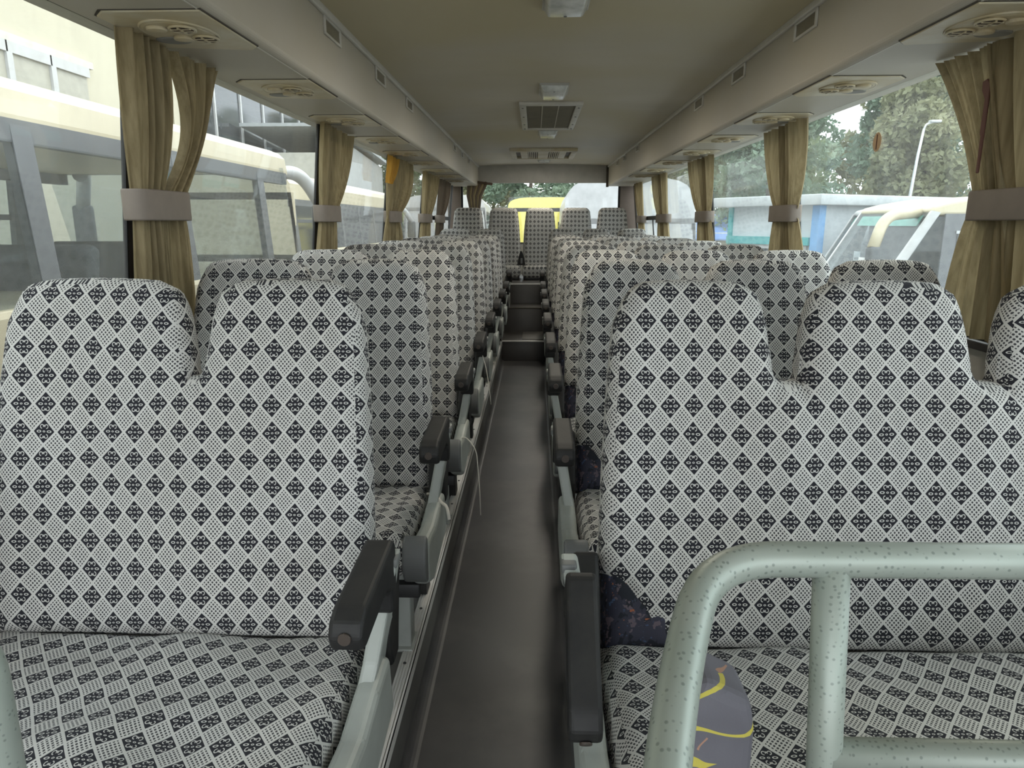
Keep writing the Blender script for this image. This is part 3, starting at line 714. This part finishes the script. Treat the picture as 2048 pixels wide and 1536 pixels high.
def curtain(name_side, sgn, fx, panels, tie, label, zt=1.11, amp=.025, folds=7, mat='curtain', bandh=.042, seed=1, group=None, z1=1.5435):
    tie = (tie[0] * .957, tie[1] * .957); y0 = (tie[0] + tie[1]) / 2
    e = empty('window_curtain', (fx(zt), y0, .72), label, 'curtain', group)
    inv = (fx(zt), y0, .72)
    for i, (tp, ti, bo, cy, sk) in enumerate(panels):
        me = panel_mesh(fx, sgn, tp, ti, bo, folds, amp, seed + i, z1=z1, zt=zt, cyc=cy, mat=mat, skew=sk)
        for v in me.vertices: v.co = (v.co.x - inv[0], v.co.y - inv[1], v.co.z - inv[2])
        link('curtain_panel', me, e)
    a, b = tie[0] - y0 - .012, tie[1] - y0 + .012; m_ = MB(); d0, d1 = -sgn * .0, -sgn * .092
    pts = []
    n = 28
    for k in range(n):
        t = 2 * PI * k / n; c, s_ = math.cos(t), math.sin(t)
        pts.append(((d0 + d1) / 2 + abs(d1) / 2 * math.copysign(abs(s_) ** .55, s_), (a + b) / 2 + (b - a) / 2 * math.copysign(abs(c) ** .55, c)))
    vv = []; zc = zt - .72
    for (sc_, z) in ((.97, -bandh), (1., -bandh + .005), (1., bandh - .005), (.97, bandh), (.9, bandh - .002), (.9, -bandh + .002)):
        vv += [((d0 + d1) / 2 + (x - (d0 + d1) / 2) * sc_, (a + b) / 2 + (y - (a + b) / 2) * (1 - (1 - sc_) * .3), zc + z) for x, y in pts]
    m_.add(vv, [(j * n + k, j * n + (k + 1) % n, ((j + 1) % 6) * n + (k + 1) % n, ((j + 1) % 6) * n + k) for j in range(6) for k in range(n)], True)
    m_.obj('tie_band', MAT['band'], e)
    return e
GL, GR = 'curtains along the left windows', 'curtains along the right windows'
curtain('l', -1, WL, [((1.955, 2.235), (2.03, 2.17), (2.05, 2.24), (1.2, 1.5), (0., .045)), ((2.24, 2.56), (2.15, 2.30), (2.14, 2.42), (1.0, .8), (.13, .035))], (2.02, 2.29), 'olive beige curtain pair tied by a band above the nearest left seat', group=GL, seed=3, folds=6, amp=.026)
curtain('l', -1, WL, [((3.73, 4.34), (3.80, 4.07), (3.76, 4.16), 2.4, 0)], (3.79, 4.08), 'straight olive curtain tied at the second left window pillar', group=GL, seed=11, folds=7)
c3 = curtain('l', -1, WL, [((5.46, 6.0), (5.52, 5.76), (5.44, 5.8), 1.6, .12), ((5.98, 6.50), (5.70, 5.97), (5.74, 6.2), 2.6, .16)], (5.56, 5.97), 'rumpled left curtain with an orange stained top corner', group=GL, seed=21, amp=.024)
fl_ = panel_mesh(WL, -1, (5.26, 5.70), (5.24, 5.56), (5.28, 5.5), 3, .012, 5, z1=1.528, zt=1.37, z0=1.34, inset=.072, mat='orange')
for v in fl_.vertices: v.co = (v.co.x - WL(1.11), v.co.y - 5.765 * .957, v.co.z - .72)
tag(link('lining_flap', fl_, c3), 'orange stained lining hanging out')
curtain('l', -1, WL, [((7.16, 8.10), (7.22, 7.72), (7.14, 7.9), 2.2, 0)], (7.2, 7.74), 'olive curtain tied at the fourth left pillar near the rear', group=GL, seed=31)
curtain('l', -1, WL, [((8.40, 9.45), (8.44, 8.8), (8.42, 9.1), 2.6, 0)], (8.42, 8.82), 'dark brown curtain at the left rear corner', group=GL, seed=37, mat='curtain_br')
curtain('r', 1, WR, [((1.66, 2.205), (1.90, 2.11), (1.80, 2.14), 2.2, 0), ((2.225, 2.50), (2.14, 2.27), (2.10, 2.46), (1., .9), (0., -.03))], (1.90, 2.27), 'wide curtain pair tied at the nearest right pillar with a rusty strap', group=GR, seed=41, folds=5)
curtain('r', 1, WR, [((3.665, 4.33), (3.83, 4.13), (3.70, 4.32), 2.4, 0)], (3.82, 4.14), 'olive curtain tied beside the white office building seen outside', group=GR, seed=51, folds=7)
curtain('r', 1, WR, [((5.53, 6.33), (5.66, 6.02), (5.50, 6.16), 2.4, 0)], (5.65, 6.03), 'olive curtain at the third right pillar before the white cars', group=GR, seed=61)
curtain('r', 1, WR, [((7.40, 8.22), (7.42, 7.96), (7.34, 8.1), 2.4, 0)], (7.40, 7.98), 'narrow olive curtain at the fourth right pillar', group=GR, seed=71)
curtain('r', 1, WR, [((9.06, 9.56), (9.10, 9.4), (9.0, 9.5), 2.4, 0)], (9.08, 9.42), 'last small curtain at the right rear corner', group=GR, seed=81)
st_ = empty('rusty_strap', (WR(1.4) - .055, 2.125, 1.20), 'rust brown strap hanging between the nearest right curtain halves', 'strap')
MB().prism([(-.004, 0), (.006, 0), (.008, .10), (.013, .11), (.012, .20), (.030, .225), (.032, .25), (.012, .255), (-.006, .24)], 'x', -.006, .0, .002, 1).obj('strap', MAT['rust'], st_)
ub = empty('folded_curtain', (-.80, 9.70, 1.30), 'bunched brown striped curtain leaning at the left of the rear window', 'curtain')
for k in range(7):
    a = -.13 + k * .035
    MB().tube([(a * .5, 0, -.05), (a * .75, .01, .12), (a * 1.15 + .06, .0, .30)], [.022, .024, .020], 8).obj('curtain_fold', MAT['curtain' if k % 2 else 'curtain_br'], ub)
MB().box(-.13, .19, -.03, .03, .285, .315, .008).obj('curtain_header', MAT['vent_dark'], ub).rotation_euler = (0, math.radians(8), 0)

# sticker on the right window
stk = empty('window_sticker', (WR(1.368) + .001, 2.90, 1.368), 'round faded orange sticker on the large right window', 'sticker')
so2 = MB().disc((0, 0, 0), .034, -.001, 'x', 28, .036).obj('sticker_disc', MAT['sticker'], stk)
MB().box(-.003, -.001, -.002, .002, -.028, .028).obj('printed_line', MAT['rust'], stk)

# ------------------------------------------------------------------ the yard outside
GZ = -1.35
gv = MB().box(-60, 60, -40, 90, GZ - .1, GZ); gg = struct(gv.obj('ground', MAT['ground']))

def parked_bus(name, label, loc, rz, L, Wd, Hb, paint, z_sill, z_head, npan, roof_drop=.22, glass='glass_far', seats=0, front='slope', ac=None, band='busgrey', mirror=False, sunstrip=True, pitch_seats=.82):
    """bus along local +y (front at +y), centred on x; z=0 ground"""
    e = empty(name, loc, label, 'bus', None, rz); w = Wd / 2
    lean = .06
    # lower body with wheel arches suggested by separate wheels
    MB().prism([(-w, .35), (w, .35), (w + .02, z_sill), (-w - .02, z_sill)], 'y', 0, L, .04).obj('lower_body', MAT[paint], e)
    # roof: rounded profile
    pr = [(-w + lean, z_head)]
    for k in range(13):
        a = PI - PI * k / 12; c, s_ = math.cos(a), math.sin(a)
        pr.append(((w - lean) * math.copysign(abs(c) ** .45, c), z_head + .03 + (Hb - z_head - .03) * max(0, s_) ** .55))
    pr.append((w - lean, z_head))
    rf = MB().prism(pr, 'y', 0, L - .1).obj('roof', MAT[paint], e)
    rf.data.polygons.foreach_set('use_smooth', [False] * len(rf.data.polygons))
    if ac: MB().prism([(-w * .75, Hb - .03), (w * .75, Hb - .03), (w * .62, Hb + .20), (-w * .62, Hb + .20)], 'y', ac[0], ac[1], .05, 3).obj('roof_air_conditioner', MAT[paint], e)
    seg = (L - .9) / npan
    for s_ in (-1, 1):
        MB().prism([(s_ * w, z_sill - .01), (s_ * (w - lean), z_head + .02), (s_ * (w - lean - .05), z_head + .02), (s_ * (w - .05), z_sill - .01)], 'y', .0, .12).obj('corner_pillar', MAT[band], e)
        MB().box(min(s_ * (w - lean + .005), s_ * (w - lean - .06)), max(s_ * (w - lean + .005), s_ * (w - lean - .06)), 0, L - .15, z_head - .10, z_head + .01).obj('window_header', MAT[band], e)
        for i in range(npan):
            a = .12 + i * seg; b = a + seg - .14
            MB().prism([(s_ * w, z_sill), (s_ * (w - lean), z_head - .02), (s_ * (w - lean - .006), z_head - .02), (s_ * (w - .006), z_sill)], 'y', a, b).obj('window_pane', MAT[glass], e)
            MB().prism([(s_ * (w + .004), z_sill - .01), (s_ * (w - lean + .004), z_head), (s_ * (w - lean - .05), z_head), (s_ * (w - .05), z_sill - .01)], 'y', b, b + .14).obj('window_pillar', MAT[band], e)
            if s_ < 0 or seats == 0:
                MB().box(min(s_ * (w - .03), s_ * (w - .05)), max(s_ * (w - .03), s_ * (w - .05)), a, b, z_sill + .42, z_sill + .47).obj('window_bar', MAT['busdark'], e)
    # ends
    MB().box(-w + .03, w - .03, 0, .05, .4, z_head + .1).obj('rear_panel', MAT[paint], e)
    MB().prism([(L - .02, .4), (L + .04, z_sill - .1), (L - .30, z_head + .05), (L - .32, z_head + .05), (L, z_sill - .1), (L - .06, .4)], 'x', -w + .03, w - .03).obj('windscreen', MAT[glass], e)
    MB().prism([(L - .03, .3), (L + .03, .35), (L + .05, z_sill - .1), (L - .02, z_sill - .1)], 'x', -w, w).obj('front_panel', MAT[paint], e)
    if sunstrip: MB().prism([(L - .20, z_head - .24), (L - .285, z_head - .02), (L - .295, z_head - .02), (L - .21, z_head - .24)], 'x', -w + .05, w - .05).obj('sun_strip', MAT['greenstrip'], e)
    wheel = MB().disc((0, 0, 0), .48, .26, 'x', 24).mesh('wheel', MAT['tyre'])
    for s_ in (-1, 1):
        for y in (L * .2, L * .78): link('wheel', wheel, e, (s_ * (w - .14) - .13, y, .48))
    if seats:
        sm = MB().box(-.42, .42, -.05, .05, 0, .70, .045, 3).mesh('seat_back', MAT['busdark'])
        for k in range(seats):
            for x in (-w * .52, w * .52): link('seat_back', sm, e, (x, .9 + k * pitch_seats, z_sill - .42)).rotation_euler = (-.2, 0, 0)
        MB().box(-w + .06, w - .06, .1, L - .6, z_sill - .75, z_sill - .70).obj('cabin_floor', MAT['busdark'], e)
    if mirror:
        for s_ in (-1, 1):
            MB().tube(bend([(s_ * (w - .25), L - .15, z_head + .0), (s_ * (w - .05), L + .25, z_head + .06), (s_ * (w + .12), L + .42, z_head - .30)], .2), .07, 10).obj('mirror_arm', MAT['white'], e)
            MB().box(s_ * (w + .12) - .11, s_ * (w + .12) + .11, L + .36, L + .46, z_head - .72, z_head - .28, .04).obj('mirror_head', MAT['busdark'], e)
    return e
parked_bus('parked_bus', 'cream coach parked alongside the left windows, seats showing inside', (-3.66, -2.6, GZ), 0, 10.0, 2.42, 3.17, 'cream', 2.02, 2.89, 6, glass='glass_far', seats=9, ac=(.8, 6.2), mirror=True, sunstrip=False)
parked_bus('parked_bus', 'cream and teal coach parked behind the first one on the left', (-4.7, 10.4, GZ), 0, 8.6, 2.45, 3.20, 'cream', 2.0, 2.75, 6, glass='dark_win', mirror=True)
parked_bus('parked_bus', 'white coach with a teal front left of the rear window view', (-2.55, 20.3, GZ), math.radians(2), 8.0, 2.4, 3.2, 'white', 2.0, 2.75, 5, glass='dark_win')
parked_bus('parked_bus', 'yellow bus seen through the rear window', (.45, 19.5, GZ), 0, 7.5, 2.5, 3.10, 'yellow', 1.95, 2.72, 6, glass='dark_win')
parked_bus('parked_bus', 'silver round-roofed coach right of the rear window view', (1.72, 13.2, GZ), math.radians(-1), 5.8, 2.5, 3.22, 'silver', 1.9, 2.4, 5, glass='dark_win')

# left building with a window strip, and a darker glazed part behind
b = empty('office_block', (-9.0, 11.9, GZ), 'pale yellow rendered building behind the left coach', 'building')
MB().box(-6, 0, -16, 6.0, 0, 9.5).obj('wall', MAT['bldg'], b)
MB().box(0, .10, -14, 2.97, 5.42, 5.55).obj('window_head', MAT['bldg_trim'], b)
MB().box(0, .10, -14, 2.97, 3.90, 3.98).obj('window_sill', MAT['bldg_trim'], b)
for k in range(8):
    y = 1.80 - k * 1.12
    f_ = MB().box(0, .05, y, y + .98, 3.98, 5.42).obj('window', MAT['bldg_win'], b)
    MB().box(.04, .10, y - .14, y, 3.98, 5.42).box(.04, .10, y, y + 1.02, 5.24, 5.42).obj('window_frame', MAT['white'], f_)
b = empty('glazed_block', (-9.4, 19.0, GZ), 'dark glazed wing of the building beyond the left coach', 'building')
MB().box(-5, 0, 0, 14.0, 0, 10.5).obj('wall', MAT['bldg'], b)
for k in range(7):
    y = .5 + k * 1.9
    f_ = MB().box(0, .04, y, y + 1.8, 3.6, 9.4).obj('window', MAT['dark_win'], b)
    MB().box(.02, .09, y - .10, y, 3.6, 9.4).box(.02, .09, y, y + 1.85, 3.5, 3.72).obj('window_frame', MAT['white'], f_)
b = empty('metal_shed', (-6.4, 23.0, GZ), 'grey corrugated metal shed with a stair frame on the left', 'building')
cv_, cf_ = [], []
for i in range(81):
    y = i * .09; x = .03 * math.cos(PI * i)
    cv_ += [(x, y, 0), (x, y, 5.2 - .25 * y * .3)]
for i in range(80): cf_.append((2 * i, 2 * i + 2, 2 * i + 3, 2 * i + 1))
nv = len(cv_); cv_ += [(p[0] - .1, p[1], p[2]) for p in cv_]; cf_ += [tuple(q + nv for q in f[::-1]) for f in cf_]
link('corrugated_wall', mesh_of('corrugated_wall', cv_, cf_, MAT['corr']), b)
MB().box(-2.6, -.12, 0, 7.2, 0, 4.6).obj('inner_wall', MAT['bldg_trim'], b)
MB().prism([(-.3, 5.35), (7.4, 4.8), (7.4, 4.9), (-.3, 5.45)], 'x', -2.8, .25).obj('roof', MAT['office_roof'], b)
b = empty('pale_block', (-10.5, 34.5, GZ), 'pale multi-storey block far beyond the left rear windows', 'building')
MB().box(-8, 0, 0, 14, 0, 12).obj('wall', MAT['bldg'], b)
for r_ in range(3):
    for k in range(6):
        MB().box(-.02, .04, .8 + k * 2.2, 2.1 + k * 2.2, 2.2 + r_ * 3.1, 3.9 + r_ * 3.1).obj('window', MAT['dark_win'], b)
    MB().box(0, .25, 0, 14, 4.6 + r_ * 3.1, 4.8 + r_ * 3.1).obj('ledge', MAT['bldg_trim'], b)

# right side: site office, minibuses, cars, lamp post, wall
oc = (5.95, 15.3, GZ)
b = empty('site_office', oc, 'white prefabricated office with a blue corner column, seen through the right window', 'building', None, math.radians(30))
MB().box(.0, 10.5, .0, 2.5, 0, 2.78).obj('wall', MAT['office'], b)
MB().box(-.35, 10.8, -.30, 2.75, 2.78, 3.0, .02).obj('roof', MAT['office_roof'], b)
MB().box(-.06, .14, -.06, .12, 0, 2.78).obj('corner_column', MAT['blue'], b)
MB().box(-.10, .0, .14, 2.5, 1.95, 2.12).obj('teal_beam', MAT['teal'], b)
MB().box(-.05, .02, 2.40, 2.52, 0, 2.78).obj('post', MAT['teal'], b)
for y in (.26, .98, 1.70):
    f_ = MB().box(-.02, .0, y, y + .60, .5, 1.90).obj('window', MAT['dark_win'], b)
    MB().box(-.06, -.01, y - .06, y, .45, 1.95).box(-.06, -.01, y + .60, y + .66, .45, 1.95).box(-.06, -.01, y, y + .6, 1.86, 1.95).box(-.06, -.01, y, y + .6, 1.25, 1.30).obj('window_frame', MAT['white'], f_)

def minibus(loc, rz, label, L=5.6, paint='white', roofc='cream'):
    """front at local -x; side facing local -y"""
    e = empty('minibus', loc, label, 'minibus', 'minibuses parked before the white office', rz); w = 1.0; e.scale = (1.06, 1.06, 1.06)
    MB().prism([(.0, .35), (-.05, .80), (.10, 1.12), (.62, 1.22), (L, 1.22), (L, .35)], 'y', -w, w, .05, 3).obj('lower_body', MAT[paint], e)
    MB().prism([(.96, 2.50), (.92, 2.42), (1.05, 2.38), (L, 2.38), (L, 2.46), (L - .3, 2.62), (1.7, 2.64), (1.2, 2.56)], 'y', -w + .06, w - .06, .06, 3).obj('roof', MAT[roofc], e)
    MB().prism([(.18, 1.14), (.93, 2.42), (.96, 2.42), (.22, 1.14)], 'y', -w + .10, w - .10).obj('windscreen', MAT['glass_far'], e)
    MB().prism([(.83, 2.24), (.91, 2.38), (.925, 2.38), (.845, 2.24)], 'y', -w + .2, w - .2).obj('sun_strip', MAT['greenstrip'], e)
    for y in (-w + .05, w - .09):
        MB().prism([(.14, 1.12), (.94, 2.44), (1.06, 2.42), (.30, 1.12)], 'y', y, y + .05).obj('front_pillar', MAT[paint], e)
    for s_ in (-1, 1):
        y0 = s_ * (w - .03); ya, yb = min(y0, y0 - s_ * .03), max(y0, y0 - s_ * .03)
        MB().prism([(.34, 1.22), (1.02, 2.36), (1.12, 2.36), (1.12, 1.22)], 'y', ya, yb).obj('door_window', MAT['glass_far'], e)
        MB().prism([(1.12, 1.20), (1.12, 2.40), (L, 2.40), (L, 1.20)], 'y', ya, yb).obj('side_panel', MAT['busgrey'], e)
        for k in range(3):
            x = 1.30 + k * 1.25; yo = s_ * (w - .015)
            f_ = MB().box(x, x + 1.02, min(yo, yo - s_ * .02), max(yo, yo - s_ * .02), 1.40, 2.16, .01).obj('side_window', MAT['dark_win'], e)
            yf = s_ * (w - .005); MB().box(x + .49, x + .53, min(yf, yf - s_ * .02), max(yf, yf - s_ * .02), 1.40, 2.16).box(x - .02, x + 1.04, min(yf, yf - s_ * .02), max(yf, yf - s_ * .02), 2.14, 2.18).obj('window_frame', MAT['silver'], f_)
    MB().box(L - .05, L, -w + .05, w - .05, 1.2, 2.4).obj('rear_panel', MAT[paint], e)
    MB().tube(bend([(.9, -w + .3, 2.42), (.35, -w + .12, 2.38), (.18, -w + .02, 1.95)], .3), [.075] * 11, 8).obj('mirror_arm', MAT[roofc], e)
    MB().box(.12, .26, -w - .06, -w + .12, 1.55, 1.98, .04).obj('mirror_head', MAT['busdark'], e)
    p_ = MB().box(.375, .38, -.55, -.25, 1.36, 1.80).obj('paper_notice', MAT['paper'], e)
    MB().box(.365, .374, -.51, -.30, 1.66, 1.70).box(.365, .374, -.51, -.36, 1.58, 1.61).obj('printed_lines', MAT['busgrey'], p_)
    MB().box(.9, 1.3, -.7, .7, 1.0, 1.6, .05).obj('front_seats', MAT['busdark'], e)
    wheel = MB().disc((0, 0, 0), .36, .2, 'y', 20).mesh('wheel', MAT['tyre'])
    for x in (.9, L - 1.1):
        for y in (-w - .02, w - .18): link('wheel', wheel, e, (x, y, .36))
    return e
minibus((4.55, 11.3, GZ), math.radians(3), 'cream-roofed minibus with a dark side, nearest outside the right window', roofc='cream')
minibus((5.55, 13.75, GZ), math.radians(5), 'white minibus with a roof vent, behind the cream-roofed one', roofc='white')

def car(loc, rz, label, paint='white'):
    e = empty('car', loc, label, 'car', 'white cars in the yard', rz)
    MB().prism([(0, .25), (-.03, .62), (.25, .78), (1.0, .86), (4.2, .90), (4.35, .7), (4.35, .25)], 'y', -.85, .85, .07, 3).obj('lower_body', MAT[paint], e)
    MB().prism([(1.0, .86), (1.75, 1.40), (2.1, 1.47), (3.4, 1.45), (4.15, .90)], 'y', -.74, .74, .03).obj('windows', MAT['dark_win'], e)
    MB().prism([(1.70, 1.39), (2.1, 1.49), (3.4, 1.48), (3.62, 1.36), (3.4, 1.40), (2.1, 1.42)], 'y', -.75, .75, .01).obj('roof', MAT[paint], e)
    for s_ in (-1, 1):
        y = s_ * .76
        for xa, xb in ((1.0, 1.72), (2.5, 2.5), (4.12, 3.5)):
            MB().prism([(xa, .86), (xb, 1.42), (xb + .09, 1.42), (xa + .10, .86)], 'y', y - .02, y + .02).obj('window_pillar', MAT[paint], e)
    wheel = MB().disc((0, 0, 0), .31, .2, 'y', 20).mesh('wheel', MAT['tyre'])
    for x in (.8, 3.5):
        for y in (-.87, .67): link('wheel', wheel, e, (x, y, .31))
    return e
car((3.95, 12.65, GZ), math.radians(90), 'white car with dark windows parked left of the site office')
car((4.0, 19.3, GZ), math.radians(88), 'white car farther back behind the other white car')
b = empty('blue_roof_shed', (3.2, 25.0, GZ), 'long low shed with a blue sheet roof far behind the cars', 'building')
MB().box(0, 10, 0, 4, 0, 2.1).obj('wall', MAT['bldg_trim'], b)
MB().prism([(-.5, 1.9), (2.0, 2.75), (4.5, 1.9), (4.5, 1.85), (2.0, 2.65), (-.5, 1.85)], 'x', -.4, 10.4).obj('roof', MAT['blue_roof'], b)

lp = empty('lamp_post', (12.45, 24.7, GZ), 'slender white street lamp rising before the trees', 'street lamp')
MB().tube([(0, 0, 0), (.06, 0, 2.6), (.20, 0, 4.6), (.30, 0, 5.45)], [.06, .055, .045, .035], 10).obj('pole', MAT['galv'], lp)
MB().tube(bend([(.30, 0, 5.42), (.34, 0, 5.58), (.60, 0, 5.66)], .1), .03, 8).obj('arm', MAT['galv'], lp)
MB().box(.45, .80, -.10, .10, 5.63, 5.71, .02).obj('lamp_head', MAT['white'], lp)

# trees
def crown_mesh(seed, mat, R=2.6, H=5.2, n=14000):
    rng = np.random.RandomState(seed); V = []; F = []
    nb = 40; ctr = []
    for k in range(nb):
        t = rng.rand(); rr = R * (1 - .55 * t) * math.sqrt(rng.rand()); a = rng.rand() * 6.28
        ctr.append((rr * math.cos(a), rr * math.sin(a), t * H, rng.uniform(.55, 1.05) * (1.1 - .45 * t)))
    for k in range(n):
        c = ctr[rng.randint(nb)]; d = rng.normal(size=3); d /= np.linalg.norm(d)
        p = np.array(c[:3]) + d * c[3] * rng.uniform(.65, 1.05) * np.array([1, 1, .85]); s_ = rng.uniform(.08, .165)
        u = rng.normal(size=3); u /= np.linalg.norm(u); w_ = np.cross(u, rng.normal(size=3)); w_ /= np.linalg.norm(w_)
        q = len(V); V += [p - u * s_, p + w_ * s_ * .5, p + u * s_, p - w_ * s_ * .5]; F.append((q, q + 1, q + 2, q + 3))
    return mesh_of('crown', V, F, mat)
CR = [crown_mesh(1, MAT['leaf1']), crown_mesh(2, MAT['leaf2'], 2.4, 5.6), crown_mesh(3, MAT['leaf3'], 2.8, 6.0)]
trunk = MB().tube([(0, 0, 0), (.05, 0, 1.6), (-.05, .05, 3.4), (.05, 0, 6.2)], [.22, .17, .12, .05], 8).mesh('trunk', MAT['bark'])
KT = ['green leafy tree', 'olive leafy tree', 'blue-green leafy tree']
TR = [(8.6, 27, 2, .95), (15.2, 29.0, 1, 1.1), (22.0, 28, 0, 1.05), (28.6, 29, 2, 1.0), (5.2, 34, 1, 1.0), (11.6, 37, 0, 1.4), (19.6, 38, 2, 1.4), (27.6, 38, 0, 1.3), (14.5, 48, 2, 1.75), (24, 50, 1, 1.8),
      (-7.0, 38, 0, 1.0), (-.2, 38.5, 2, 1.02), (6.6, 42, 1, 1.1), (-3.6, 47, 1, 1.25), (3.4, 50, 0, 1.3)]
TP = ['behind the left end of the site office', 'behind the orange window sticker', 'over the right of the office roof', 'hidden mostly by the nearest right curtain', 'beyond the blue shed', 'in the second row left of the lamp', 'in the second row right of the lamp', 'in the second row at the far right', 'tall, farthest back left of the lamp', 'tall, farthest back right of the lamp',
      'at the left end of the rear view', 'above the yellow bus', 'above the silver coach', 'farther back left of the yellow bus', 'farther back right of the yellow bus']
for (x, y, k, s_), w_ in zip(TR, TP):
    e = empty('tree', (x, y, GZ), '%s %s' % (KT[k], w_), 'tree', 'trees around the yard', random.uniform(0, 6.28)); e.scale = (s_, s_, s_)
    link('trunk', trunk, e); c_ = link('crown', CR[k], e, (0, 0, 2.2)); c_['kind'] = 'stuff'
